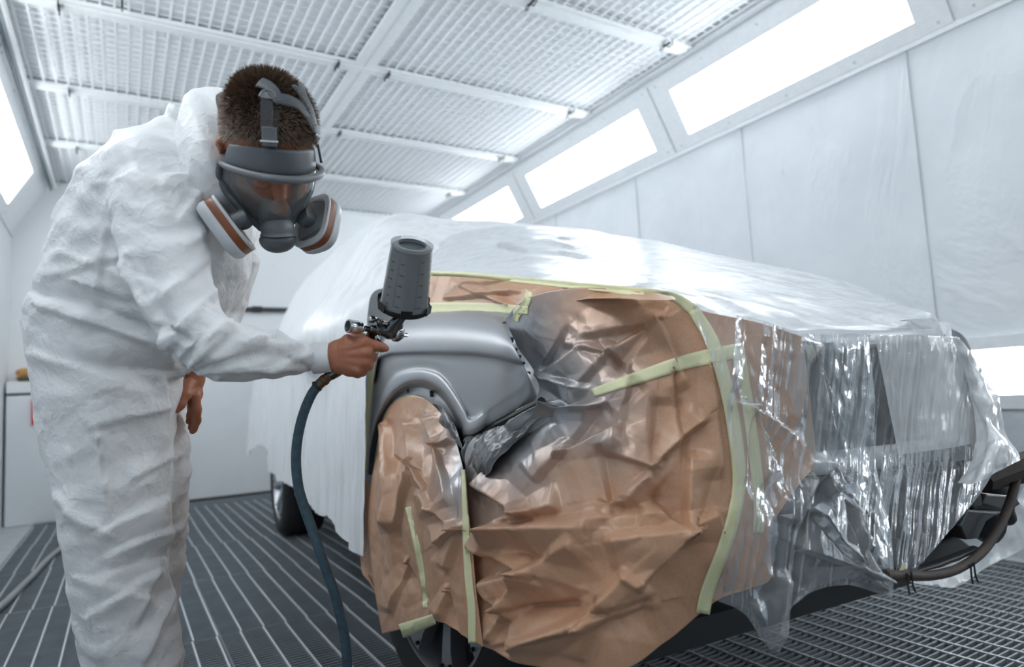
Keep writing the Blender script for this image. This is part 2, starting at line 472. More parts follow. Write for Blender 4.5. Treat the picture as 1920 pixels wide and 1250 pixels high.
# masking paper with grey overspray where the attribute says paint has landed
def paper_mat(name, base, deep, rough):
    m, nt, b = new_mat(name)
    v = coords(nt); n = noise(nt, v, 7, 6, 0.6); fine = noise(nt, v, 260, 3)
    col = mixc(nt, n, base, deep); col = mixc(nt, ramp(nt, fine, [(0.45, 0.0), (0.75, 0.35)]), col, tuple(c*0.72 for c in deep))
    a = node(nt, 'ShaderNodeAttribute', attribute_name='spray')
    add = node(nt, 'ShaderNodeMath', operation='MULTIPLY_ADD'); nt.links.new(fine, add.inputs[0]); add.inputs[1].default_value = 0.25
    nt.links.new(a.outputs['Fac'], add.inputs[2])
    sp = ramp(nt, add.outputs[0], [(0.16, 0.0), (0.95, 1.0)])
    nt.links.new(mixc(nt, sp, col, (0.42, 0.435, 0.455)), b.inputs['Base Color'])
    nt.links.new(ramp(nt, sp, [(0.0, rough), (1.0, 0.33)]), b.inputs['Roughness'])
    nt.links.new(ramp(nt, sp, [(0.0, 0.0), (1.0, 0.75)]), b.inputs['Metallic'])
    vv = voro(nt, v, 26); c = bump(nt, None, vv, 0.12, 0.012)
    bump(nt, b, fine, 0.06, 0.0006, c)
    return m
M['paper'] = paper_mat('brown_masking_paper', (0.61, 0.37, 0.24), (0.53, 0.30, 0.18), 0.34)
M['tape'] = plain('pale_yellow_masking_tape', (0.80, 0.80, 0.50), 0.5, nscale=40, var=0.06, bumpd=0.002)
M['foil'] = paper_mat('paint_soaked_crumpled_film', (0.10, 0.105, 0.11), (0.06, 0.065, 0.07), 0.25)
# clear masking film
def film_mat(name, alpha, tint, streak=(1, 1, 1), sscale=18, rough=0.2, bd=0.008, edge=0.35, bs=0.5, gl=0.0):
    m, nt, b = new_mat(name); setp(b, color=tint, rough=rough, spec=0.6)
    v = coords(nt, streak)
    n = node(nt, 'ShaderNodeTexNoise', Scale=sscale, Detail=6, Roughness=0.6, Distortion=0.6); nt.links.new(v, n.inputs['Vector'])
    r = ramp(nt, n.outputs[0], [(0.35, 0.0), (0.5, 1.0), (0.65, 0.1)])
    lw = node(nt, 'ShaderNodeLayerWeight', Blend=0.4)
    a1 = node(nt, 'ShaderNodeMath', operation='MULTIPLY_ADD'); nt.links.new(lw.outputs['Facing'], a1.inputs[0]); a1.inputs[1].default_value = edge; a1.inputs[2].default_value = alpha
    a2 = node(nt, 'ShaderNodeMath', operation='MULTIPLY_ADD', use_clamp=True); nt.links.new(r, a2.inputs[0]); a2.inputs[1].default_value = 0.16; nt.links.new(a1.outputs[0], a2.inputs[2])
    nt.links.new(a2.outputs[0], b.inputs['Alpha'])
    c = bump(nt, None, n.outputs[0], bs, bd); vv = voro(nt, coords(nt, (1, 1, 1)), 34); c = bump(nt, b, vv, 0.15, 0.006, c)
    if gl:
        g = node(nt, 'ShaderNodeBsdfGlossy', Roughness=rough*0.7); g.inputs['Color'].default_value = (0.95, 0.97, 1, 1); nt.links.new(c, g.inputs['Normal'])
        fr_ = node(nt, 'ShaderNodeFresnel', IOR=1.6); nt.links.new(c, fr_.inputs['Normal'])
        ma = node(nt, 'ShaderNodeMath', operation='MULTIPLY_ADD', use_clamp=True); nt.links.new(fr_.outputs[0], ma.inputs[0]); ma.inputs[1].default_value = 0.55; ma.inputs[2].default_value = gl
        mx = node(nt, 'ShaderNodeMixShader'); nt.links.new(ma.outputs[0], mx.inputs[0]); nt.links.new(b.outputs[0], mx.inputs[1]); nt.links.new(g.outputs[0], mx.inputs[2])
        nt.links.new(mx.outputs[0], nt.nodes['Material Output'].inputs['Surface'])
    return m
M['film'] = film_mat('clear_masking_film', 0.26, (0.76, 0.79, 0.82), (0.6, 1.0, 1.0), 9, 0.26, 0.006)
M['film_side'] = film_mat('milky_masking_film', 0.66, (0.82, 0.845, 0.87), (1.0, 2.2, 0.25), 7, 0.3, 0.01)
M['film_skirt'] = film_mat('thin_glossy_masking_film', 0.10, (0.56, 0.60, 0.63), (1.6, 1.6, 0.5), 11, 0.2, 0.010, 0.32, 0.4, 0.015)
M['film_scrap'] = film_mat('white_film_scrap', 0.72, (0.82, 0.85, 0.87), (1, 1, 1), 12, 0.25)
M['film_reflection'] = film_mat('milky_reflection_film', 0.50, (0.82, 0.85, 0.87), (3.0, 3.0, 0.3), 9, 0.2, 0.004)  # milky white stands in for bright surroundings mirrored in glossy film
# coverall fleece
m, nt, b = new_mat('white_coverall_fleece'); setp(b, color=(0.80, 0.82, 0.84), rough=0.5, spec=0.4)
v = coords(nt)
def fold_lines(nt, v, scale, dist, seedrot):
    mp = node(nt, 'ShaderNodeMapping'); mp.inputs['Rotation'].default_value = seedrot; nt.links.new(v, mp.inputs['Vector'])
    d = node(nt, 'ShaderNodeTexNoise', Scale=scale, Detail=3, Roughness=0.55, Distortion=dist); nt.links.new(mp.outputs[0], d.inputs['Vector'])
    return ramp(nt, d.outputs[0], [(0.36, 0.0), (0.5, 1.0), (0.64, 0.0)])
c = bump(nt, None, fold_lines(nt, v, 9, 0.5, (0.3, 0.8, 0.1)), 0.3, 0.006); c = bump(nt, None, fold_lines(nt, v, 23, 0.35, (1.3, 0.2, 0.6)), 0.25, 0.003, c)
c = bump(nt, None, fold_lines(nt, v, 60, 0.2, (0.7, 1.9, 0.4)), 0.16, 0.0012, c); bump(nt, b, voro(nt, v, 30, 'DISTANCE_TO_EDGE'), 0.22, 0.006, c)
M['coverall'] = m
M['cuff'] = plain('white_knit_cuff', (0.78, 0.80, 0.82), 0.8, nscale=200, var=0.06, bumpd=0.002)
m, nt, b = new_mat('tanned_skin'); setp(b, rough=0.45, spec=0.4, sss=0.08)
b.inputs['Subsurface Radius'].default_value = (0.02, 0.008, 0.004)
v = coords(nt); n = noise(nt, v, 35, 5); nt.links.new(mixc(nt, n, (0.36, 0.135, 0.075), (0.47, 0.19, 0.11)), b.inputs['Base Color'])
bump(nt, b, noise(nt, v, 160, 6, 0.7), 0.25, 0.002); M['skin'] = m
M['nail'] = plain('fingernail', (0.55, 0.27, 0.19), 0.3)
M['hair'] = plain('short_brown_hair', (0.225, 0.16, 0.12), 0.45, nscale=120, var=0.45)
M['rubber'] = plain('grey_silicone', (0.105, 0.12, 0.135), 0.42, nscale=60, var=0.05)
M['rubber_lite'] = plain('mid_grey_plastic', (0.165, 0.18, 0.195), 0.4, var=0.05)
M['strap'] = plain('grey_ribbed_strap', (0.14, 0.16, 0.175), 0.55, nscale=90, var=0.1)
M['cart'] = plain('pale_grey_filter_shell', (0.50, 0.53, 0.555), 0.35, var=0.04)
M['brown_band'] = plain('brown_filter_band', (0.20, 0.065, 0.025), 0.4, var=0.06)
M['eye'] = plain('eye_white', (0.75, 0.72, 0.70), 0.2)
M['iris'] = plain('dark_iris', (0.03, 0.02, 0.015), 0.15)
def clear(name, tint, rough, alpha):
    m, nt, b = new_mat(name); setp(b, color=tint, rough=rough, spec=0.7)
    lw = node(nt, 'ShaderNodeLayerWeight', Blend=0.35)
    a = node(nt, 'ShaderNodeMath', operation='MULTIPLY_ADD', use_clamp=True); nt.links.new(lw.outputs['Fresnel'], a.inputs[0]); a.inputs[1].default_value = 0.65; a.inputs[2].default_value = alpha
    n = noise(nt, coords(nt), 12, 2); r = node(nt, 'ShaderNodeMath', operation='MULTIPLY_ADD'); nt.links.new(n, r.inputs[0]); r.inputs[1].default_value = 0.04; nt.links.new(a.outputs[0], r.inputs[2])
    nt.links.new(r.outputs[0], b.inputs['Alpha']); return m
M['visor'] = clear('clear_visor', (0.12, 0.14, 0.15), 0.04, 0.04)
M['cup_clear'] = clear('clear_cup_plastic', (0.75, 0.79, 0.82), 0.08, 0.16)
M['cup_paint'] = plain('grey_paint_in_cup', (0.085, 0.11, 0.125), 0.25, var=0.06)
M['ink'] = plain('black_print', (0.01, 0.012, 0.014), 0.5)
M['olive'] = plain('rags_olive', (0.10, 0.10, 0.05), 0.9, nscale=50, var=0.5)
M['orange_rag'] = plain('rags_ochre', (0.55, 0.28, 0.10), 0.9, nscale=50, var=0.4)
# ------------------------------------------------------------------ the booth
XL, XR, YB, YF, ZC = -0.86, 3.55, 7.378, -3.2, 3.10      # left, right, back, front (behind us), ceiling
ZB, XCL, XCR = 2.58, -0.57, 3.27                          # sloped light bands run from the wall at ZB in to the ceiling
XG = -0.63                                                # left edge of the grating
def quad(name, P, mat, kind='structure', n=None):
    return mesh(name, P, [(0, 1, 2, 3)], mat, None, False, kind=kind)
# floor: bearing bars across, cross bars along, one tile a metre
g = MB()
seams = [2.92-0.992*k for k in range(-4, 7)]
y = YF
ys = np.arange(YF, YB, 0.0243)
for yy in ys:
    g.box((XG, yy-0.0022, -0.034), (XR, yy+0.0022, 0.0), 0)
for i, s0 in enumerate(sorted(seams)[:-1]):
    s1 = sorted(seams)[i+1]; off = 0.005*((i*37 % 5)-2)/2
    for x in np.arange(XG+0.01+off, XR, 0.0862):
        g.box((x-0.0033, max(s0, YF)+0.004, -0.016), (x+0.0033, min(s1, YB)-0.004, 0.003), 1)
    g.box((XG, s1-0.0035, -0.034), (XR, s1-0.001, 0.0004), 0); g.box((XG, s1+0.001, -0.034), (XR, s1+0.0035, 0.0004), 0)
for k in range(0, 5):
    x = 0.336+k*0.95
    if x < XR: g.box((x-0.003, YF, -0.034), (x-0.0012, YB, 0.0006), 0); g.box((x+0.0012, YF, -0.034), (x+0.003, YB, 0.0006), 0)
floor = g.build('floor', [M['steel'], M['wire']], None, False, kind='structure')
quad('floor_pit', [(XL-0.1, YF, -0.5), (XR+0.1, YF, -0.5), (XR+0.1, YB, -0.5), (XL-0.1, YB, -0.5)], M['pit'])
g = MB(); g.box((XL, YF, -0.4), (XG-0.006, YB, 0.0)); g.build('floor_margin', M['concrete'], None, False, kind='structure')
g = MB(); g.box((XR-0.09, YF, -0.0005), (XR, YB, 0.012)); g.build('baseboard_right', M['concrete'], None, False, kind='structure')
g = MB(); g.box((XG, YB-0.05, -0.0005), (XR, YB, 0.02)); g.build('baseboard_back', M['dark_metal'], None, False, kind='structure')
# walls
def wall_grid(name, a, b, c, d, nu, nv, mat, amp, freq, nrm, seed):
    G = np.array([[np.array(a)*(1-u)*(1-v)+np.array(b)*u*(1-v)+np.array(c)*u*v+np.array(d)*(1-u)*v for u in np.linspace(0, 1, nu)] for v in np.linspace(0, 1, nv)])
    P = G.reshape(-1, 3)
    if amp: P = P+np.array(nrm)*(amp*(ridged(P*np.array(freq), 3, seed)-0.5))[:, None]
    return mesh(name, P, grid_faces(nv, nu), mat, None, True, kind='structure')
wall_grid('wall_right', (XR, YF, 0), (XR, YB, 0), (XR, YB, ZB), (XR, YF, ZB), 160, 50, M['wall_film'], 0.006, (1, 0.9, 0.55), (-1, 0, 0), 3)
wall_grid('wall_back', (XL, YB, 0), (XR, YB, 0), (XR, YB, ZC), (XL, YB, ZC), 80, 60, M['wall'], 0.005, (1.3, 1, 0.8), (0, -1, 0), 4)
quad('wall_left', [(XL, YB, 0), (XL, YF, 0), (XL, YF, ZB), (XL, YB, ZB)], M['wall'])
quad('wall_front', [(XR, YF, 0), (XL, YF, 0), (XL, YF, ZC), (XR, YF, ZC)], M['wall'])
# seams of the right wall's panels
g = MB()
for x_, y_ in ((1697, 75), (1388, 210), (1190, 300)):
    yy = on(x_, y_, 'X', XR)[1]
    g.box((XR-0.010, yy-0.0025, 0.0), (XR-0.002, yy+0.0025, ZB))
for yy in (0.6, 5.0, 6.1): g.box((XR-0.008, yy-0.002, 0.0), (XR-0.001, yy+0.002, ZB))
g.build('trim_1', M['seam'], None, False, kind='structure')
g = MB(); g.box((XR-0.02, YF, ZB-0.02), (XR+0.02, YB, ZB+0.012)); g.box((XL-0.02, YF, ZB-0.02), (XL+0.02, YB, ZB+0.012)); g.build('trim_2', M['frame_white'], None, False, kind='structure')
# sloped bands that hold the light boxes
RB = [(XR, ZB), (XCR, ZC)]; LBn = [(XL, ZB), (XCL, ZC)]
quad('wall_band_right', [(XR, YF, ZB), (XR, YB, ZB), (XCR, YB, ZC), (XCR, YF, ZC)], M['frame_white'])
quad('wall_band_left', [(XL, YB, ZB), (XL, YF, ZB), (XCL, YF, ZC), (XCL, YB, ZC)], M['frame_white'])
def band_pt(sidekey, y, t, out=0.0):
    (x0, z0), (x1, z1) = RB if sidekey == 'r' else LBn
    d = np.array([x1-x0, z1-z0]); L = np.linalg.norm(d); n = np.array([-d[1], d[0]])/L
    if sidekey == 'l': n = -n
    return np.array([x0+d[0]*t+n[0]*out, y, z0+d[1]*t+n[1]*out])
def light_box(sk, y0, y1, label, group):
    c = band_pt(sk, (y0+y1)/2, 0.5)
    e = empty('booth_light', c, label, 'light', group)
    # frame: a flat ring around the diffuser
    t0, t1 = 0.17, 0.73
    o = MB()
    def slab(ya, yb, ta, tb, h0, h1, mb):
        P = [band_pt(sk, y, t, h) for h in (h0, h1) for (y, t) in ((ya, ta), (yb, ta), (yb, tb), (ya, tb))]
        mb.add(P, [(3, 2, 1, 0), (4, 5, 6, 7), (0, 1, 5, 4), (1, 2, 6, 5), (2, 3, 7, 6), (3, 0, 4, 7)])
    b = 0.16
    slab(y0-b, y1+b, 0.03, t0, 0.002, 0.018, o); slab(y0-b, y1+b, t1, 0.90, 0.002, 0.018, o)
    slab(y0-b, y0, t0, t1, 0.002, 0.018, o); slab(y1, y1+b, t0, t1, 0.002, 0.018, o)
    o.build('frame', M['frame_white'], e, False, weld=True)
    d = MB(); slab(y0, y1, t0, t1, 0.003, 0.010, d); d.build('diffuser', M['lamp'], e, False, weld=True, label='glowing white diffuser')
    s = MB()
    for k in range(5):
        yy = y0-b+0.06+(y1-y0+2*b-0.12)*k/4
        for t in (0.08, 0.86): s.lathe(band_pt(sk, yy, t, 0.018), band_pt(sk, 0, 0, 1)-band_pt(sk, 0, 0, 0), [(0.007, 0), (0.007, 0.003), (0.0, 0.004)], 8)
    s.build('screw', M['seam'], e, False, kind='stuff')
ry = [(1.66, 3.22), (3.56, 5.15), (5.50, 7.05)]
for (a, b_), lab in zip(ry, ('lit light box high on the right wall, nearest and largest of the three',
                             'lit light box high on the right wall, middle of the three',
                             'lit light box high on the right wall, just above the wrapped car roof')):
    light_box('r', a, b_, lab, 'light boxes along the top of the right wall')
for k in range(2): light_box('r', -0.26-1.92*k, 1.30-1.92*k, 'light box at the top of the right wall beside the camera, out of the picture', 'light boxes beside the camera')
light_box('l', 4.7, 6.6, 'lit light box at the top of the left wall behind the bent painter', 'light boxes along the left wall')
for k in range(3): light_box('l', 2.75-1.95*k, 4.35-1.95*k, 'light box at the top of the left wall beside the camera, out of the picture', 'light boxes beside the camera')
# light boxes low in the walls
def low_box(x, s, y0, y1, label):
    e = empty('booth_light', (x, (y0+y1)/2, 0.86), label, 'light', 'light boxes low in the walls')
    o = MB()
    for lo, hi in (((y0-0.1, 0.69), (y1+0.1, 0.755)), ((y0-0.1, 0.97), (y1+0.1, 1.03)), ((y0-0.1, 0.755), (y0, 0.97)), ((y1, 0.755), (y1+0.1, 0.97))):
        xs = sorted((x-s*0.004, x-s*0.03)); o.box((xs[0], lo[0], lo[1]), (xs[1], hi[0], hi[1]))
    o.build('frame', M['frame_white'], e, False)
    xs = sorted((x-s*0.005, x-s*0.022)); d = MB(); d.box((xs[0], y0, 0.755), (xs[1], y1, 0.97)); d.build('diffuser', M['lamp'], e, False, label='glowing white diffuser')
low_box(XR, 1, 0.2, 1.98, 'lit light box low in the right wall beyond the wrapped car nose')
low_box(XR, 1, -2.4, -0.5, 'light box low in the right wall beside the camera, out of the picture')
# ceiling: fleece above a white wire grid, in framed panels
quad('ceiling', [(XCL, YB, ZC+0.03), (XCR, YB, ZC+0.03), (XCR, YF, ZC+0.03), (XCL, YF, ZC+0.03)], M['ceil'])
g = MB()
for x in np.arange(XCL, XCR, 0.0675): g.box((x-0.0055, YF, ZC-0.004), (x+0.0055, YB, ZC+0.006))
for yy in np.arange(YF, YB, 0.0675): g.box((XCL, yy-0.0028, ZC+0.000), (XCR, yy+0.0028, ZC+0.006))
g.build('ceiling_grid', M['grid'], None, False, kind='structure')
beams = [2.95-1.10*k for k in range(-3, 6)]
g = MB()
for yy in beams:
    g.box((XCL, yy-0.058, ZC-0.016), (XCR, yy+0.058, ZC+0.004)); g.box((XCL, yy-0.022, ZC-0.022), (XCR, yy+0.022, ZC-0.016))
g.box((1.313, YF, ZC-0.014), (1.446, YB, ZC+0.004)); 
fr = g.build('ceiling_frame', M['frame_white'], None, False, kind='structure')
g = MB(); g.box((1.376, YF, ZC-0.0165), (1.383, YB, ZC-0.0138)); g.build('seam', M['seam'], fr, False)
def latch(x, y):
    p = on(x, y, 'Z', ZC-0.03); q = MB()
    q.obox(p+np.array([0, 0, 0.0]), (0.005, 0, 0), (0, 0.035, 0), (0, 0, 0.006))
    q.tube([p+np.array([0, -0.05, 0.012]), p+np.array([0.0, -0.055, -0.02]), p+np.array([0.0, -0.02, -0.028]), p+np.array([0, 0.0, -0.008])], 0.004, 6)
    q.tube([p+np.array([0, 0.05, 0.012]), p+np.array([0.0, 0.06, -0.012]), p+np.array([0.0, 0.03, -0.016])], 0.004, 6)
    q.build('latch', M['dark_metal'], fr, True)
for x, y in ((110, 14), (229, 6), (130, 172), (144, 281), (632, 122), (726, 142), (636, 250), (1070, 212), (1250, 84), (940, 297), (841, 365), (996, 6)): latch(x, y)
# angle trim round the ceiling's edge and the pipe along the left edge
g = MB(); g.box((XCR-0.03, YF, ZC-0.028), (XCR+0.01, YB, ZC+0.01)); g.box((XCL-0.01, YF, ZC-0.028), (XCL+0.03, YB, ZC+0.01)); g.box((XCL, YB-0.04, ZC-0.02), (XCR, YB, ZC+0.01))
g.build('trim_3', M['frame_white'], None, False, kind='structure')
g = MB(); g.tube([(XCR-0.035, YF, ZC-0.032), (XCR-0.035, 7.3, ZC-0.032)], 0.004, 8); g.build('trim_4', M['seam'], None, True, kind='structure')
g = MB(); g.tube([(XCL+0.035, YF, ZC-0.05), (XCL+0.035, 7.3, ZC-0.05)], 0.022, 10)
o = g.build('air_pipe', M['frame_white'], None, True); tag(o, 'white pipe along the left edge of the ceiling', 'pipe')
g = MB(); g.tube([(XCL+0.012, YF, ZC-0.085), (XCL+0.012, 7.3, ZC-0.085)], 0.007, 8)
o = g.build('air_line', M['hose'], None, True); tag(o, 'thin blue line below the white pipe by the left ceiling edge', 'pipe')
# rail and marks on the back wall
a = on(330, 577, 'Y', YB-0.03); b_ = on(556, 574, 'Y', YB-0.03)
g = MB(); g.box((a[0], YB-0.045, a[2]-0.022), (b_[0], YB-0.012, a[2]+0.022)); o = g.build('wall_rail', M['dark_metal'], None, False, bevel=0.004)
g = MB(); xm = (a[0]*0.35+b_[0]*0.65); g.box((xm-0.05, YB-0.055, a[2]-0.03), (xm+0.05, YB-0.01, a[2]+0.03)); g.build('bracket', M['dark'], o, False)
g = MB()
for xx in (a[0]+0.05, b_[0]-0.05):
    g = MB(); g.box((xx-0.02, YB-0.03, a[2]-0.015), (xx+0.02, YB-0.004, a[2]+0.015)); g.build('standoff', M['dark_metal'], o, False)
tag(o, 'dark horizontal rail on the back wall behind the painter', 'rail')
# ------------------------------------------------------------------ the car under its wrapping
CAR = empty('car', car(0.99, 0, 0), 'large car wrapped in clear film and brown paper, one grey front fender left bare', 'car')
def interp_rows(keys, tab, c):
    return np.array([np.interp(c, keys, [row[k] for row in tab]) for k in range(len(tab[0]))])
# half sections: (share of the half width, height) x 8, from sill to centre line
HK = [-1.02, -0.9, -0.6, -0.3, 0.0, 0.30, 0.42, 0.72, 0.98, 1.5, 2.6, 3.3, 3.62, 3.85, 3.98]
HW = [0.36, 0.62, 0.90, 0.96, 0.97, 0.975, 0.98, 0.985, 0.99, 0.99, 0.99, 0.985, 0.975, 0.955, 0.90]
XF = [(.90,.985,1,.975,.90,.70,.35,0)]*6 + [(.90,.985,1,.975,.92,.72,.36,0)] + [(.90,.985,1,.965,.86,.70,.36,0)] + [(.90,.985,1,.965,.80,.66,.35,0)]*4 + [(.9,.985,1,.965,.82,.68,.35,0)]*3
ZF = [(.74,.78,.82,.88,.925,.935,.945,.95), (.76,.79,.83,.90,.945,.965,.975,.98), (.78,.80,.85,.95,1.00,1.03,1.05,1.06), (.78,.80,.85,1.00,1.06,1.09,1.125,1.14),
      (.78,.80,.86,1.03,1.10,1.135,1.17,1.19), (.78,.80,.86,1.05,1.12,1.155,1.19,1.21), (.78,.80,.86,1.06,1.13,1.17,1.215,1.24), (.34,.5,.80,1.09,1.33,1.42,1.47,1.49), (.34,.5,.80,1.11,1.56,1.64,1.68,1.69),
      (.34,.5,.80,1.12,1.60,1.70,1.74,1.75), (.34,.5,.80,1.13,1.60,1.71,1.75,1.76), (.36,.5,.80,1.13,1.55,1.66,1.71,1.72), (.40,.52,.80,1.12,1.42,1.52,1.58,1.60), (.45,.55,.78,1.05,1.22,1.28,1.32,1.33), (.55,.62,.76,.88,.95,.98,1.0,1.0)]
V = []; cs = np.concatenate([np.linspace(-0.52, 1.0, 30), np.linspace(1.08, 3.98, 34)])
for c in cs:
    w = np.interp(c, HK, HW); xf = interp_rows(HK, XF, c)*w; zf = interp_rows(HK, ZF, c)
    half = cr1(np.stack([xf, zf], 1), 22)
    sec = [(0.99-x, z) for x, z in half] + [(0.99+x, z) for x, z in half[::-1][1:]]
    V += [car(s, c, z) for s, z in sec]
n = 43
body_faces = grid_faces(len(cs), n).tolist() + [tuple(range(n)), tuple(range((len(cs)-1)*n, len(cs)*n))[::-1]]
body = mesh('body', V, body_faces, M['body'], CAR)
FARP = [(0.66, -1.07), (0.84, -1.05), (1.02, -0.95), (1.12, -0.90), (1.30, -0.80), (1.50, -0.70), (1.68, -0.60), (1.80, -0.45), (1.85, -0.20)]
bon = []; bcs = np.linspace(-0.98, 0.40, 26)
for c in bcs:
    w = np.interp(c, HK, HW)-0.02; xf = interp_rows(HK, XF, c)*w; zf = interp_rows(HK, ZF, c)+0.006
    half = cr1(np.stack([xf, zf], 1), 22)[12:]
    fs_ = np.interp(c, [p[1] for p in FARP], [p[0] for p in FARP])-0.04
    bon += [car(min(s, fs_), c, z-0.10*max(0, s-fs_)) for s, z in [(0.99-x, z) for x, z in half]+[(0.99+x, z) for x, z in half[::-1][1:]]]
bo_ = mesh('bonnet', bon, grid_faces(26, 19), M['body'], CAR); mod(bo_, 'SOLIDIFY', thickness=0.015, offset=-1)
# side window, windscreen: dark glass lying in the body's surface
def on_body(c, k, lift=0.004):
    w = np.interp(c, HK, HW); xf = interp_rows(HK, XF, c)*w; zf = interp_rows(HK, ZF, c)
    i = min(int(k), 6); f = k-i; s = 0.99-(xf[i]+(xf[i+1]-xf[i])*f); z = zf[i]+(zf[i+1]-zf[i])*f
    return car(s, c, z)
def glass(name, cs_, ks, mirror=False):
    P = []
    for c in cs_:
        for k in ks:
            p = on_body(c, k); q = p-C0; s = q@CL
            P.append(car(s-0.012, c, p[2]+0.012))
    return mesh(name, P, grid_faces(len(cs_), len(ks)), M['glass'], CAR)
glass('side_window', np.linspace(1.02, 3.35, 14), np.linspace(3.12, 3.9, 5))
def screen_pts():
    P = []
    for t in np.linspace(0, 1, 8):
        for u in np.linspace(-1, 1, 13):
            c = 0.44+0.52*t+0.10*u*u; z = np.interp(c, [0.42, 0.72, 0.98, 1.1], [1.24, 1.49, 1.69, 1.71])-0.10*abs(u)**3
            P.append(car(0.99+u*(0.82-0.17*t), c-0.02, z+0.012))
    return P
mesh('windscreen', screen_pts(), grid_faces(8, 13), M['glass'], CAR)
# door mirror
b_ = Body(); mc = side(648, 548, 0.09)
b_.ell(mc, CL*0.085, CA*0.05, np.array([0, 0, 0.06]), 0.02).cone(mc+CL*0.06-np.array([0, 0, .05]), mc+CL*0.16-np.array([0, 0, .07]), 0.03, 0.03, 0.02)
V, F = b_.surface(0.012); mesh('door_mirror', V, F, M['body'], CAR)
# wheels
def wheel(name, c, s, turn, R, label=None):
    ax = CL*math.cos(turn)+CA*math.sin(turn); fw = CA*math.cos(turn)-CL*math.sin(turn)      # ax points inward
    ctr = car(s, c, R)
    prof = [(0.255, 0.0), (0.27, -0.012), (0.30, -0.016), (R-0.035, -0.008), (R-0.012, 0.012), (R-0.003, 0.03), (R, 0.06), (R, 0.20), (R-0.003, 0.23), (R-0.02, 0.255), (0.30, 0.268), (0.255, 0.25)]
    q = MB(); q.lathe(ctr, ax, prof, 72, 0, fw)
    t = q.build(name, M['tyre'], CAR, True, label)
    rb = MB()       # tread grooves
    for h in (0.085, 0.13, 0.175):
        rb.lathe(ctr, ax, [(R+0.0005, h-0.004), (R+0.001, h), (R+0.0005, h+0.004)], 72, 0, fw)
    rb.build('tread_groove', M['dark'], t, True)
    r = MB(); r.lathe(ctr, ax, [(0.262, 0.004), (0.258, -0.004), (0.250, -0.004), (0.244, 0.006), (0.236, 0.05), (0.225, 0.12), (0.22, 0.2)], 64, 0, fw)
    r.lathe(ctr, ax, [(0.22, 0.16), (0.12, 0.15), (0.05, 0.14), (0.0, 0.14)], 48, 0, fw)
    r.lathe(ctr, ax, [(0.0, 0.022), (0.03, 0.022), (0.034, 0.028), (0.07, 0.035), (0.075, 0.06)], 32, 0, fw)
    for k in range(8):
        a = 2*PI*k/8-1.76; rad = fw*math.cos(a)+np.array([0, 0, 1.0])*math.sin(a); tan = np.cross(ax, rad)
        for sg in (1,):
            P = []
            for tt, wd, dp in ((0.055, 0.026, 0.030), (0.12, 0.019, 0.022), (0.19, 0.022, 0.008), (0.248, 0.034, 0.002)):
                cc = ctr+rad*tt
                P += [cc-tan*wd+ax*dp, cc+tan*wd+ax*dp, cc+tan*wd*0.8+ax*(dp+0.05), cc-tan*wd*0.8+ax*(dp+0.05)]
            F = []
            for i in range(3):
                for j in range(4): F.append((i*4+j, i*4+(j+1) % 4, i*4+4+(j+1) % 4, i*4+4+j))
            r.add(P, F)
    rim = r.build('rim', M['rim'], t, True, weld=True)
    bo = MB()
    for k in range(8):
        a = 2*PI*k/8-1.76
        for da in (-0.09, 0.09):
            rad = fw*math.cos(a+da)+np.array([0, 0, 1.0])*math.sin(a+da); bo.lathe(ctr+rad*0.228+ax*0.0, -ax, [(0.006, -0.004), (0.006, 0.0035), (0.0, 0.0035)], 8)
    bo.build('rim_bolt', M['dark'], t, True, kind='stuff')
    return t
wheel('front_wheel', -0.03, 0.04, 0.19, 0.375)
wheel('rear_wheel', 3.02, 0.03, 0.0, 0.375)
# wheel housing: dark half shell behind the arch
P = []
for a in np.linspace(-0.1, PI+0.1, 20):
    for s in (0.07, 0.40): P.append(car(s, math.cos(a)*0.47+0.02, 0.44+math.sin(a)*0.46))
P2 = [car(0.40, 0.02, 0.44)]
mesh('wheel_housing', P+P2, grid_faces(20, 2).tolist()+[(i*2+1, i*2+3, 40) for i in range(19)], M['dark'], CAR)
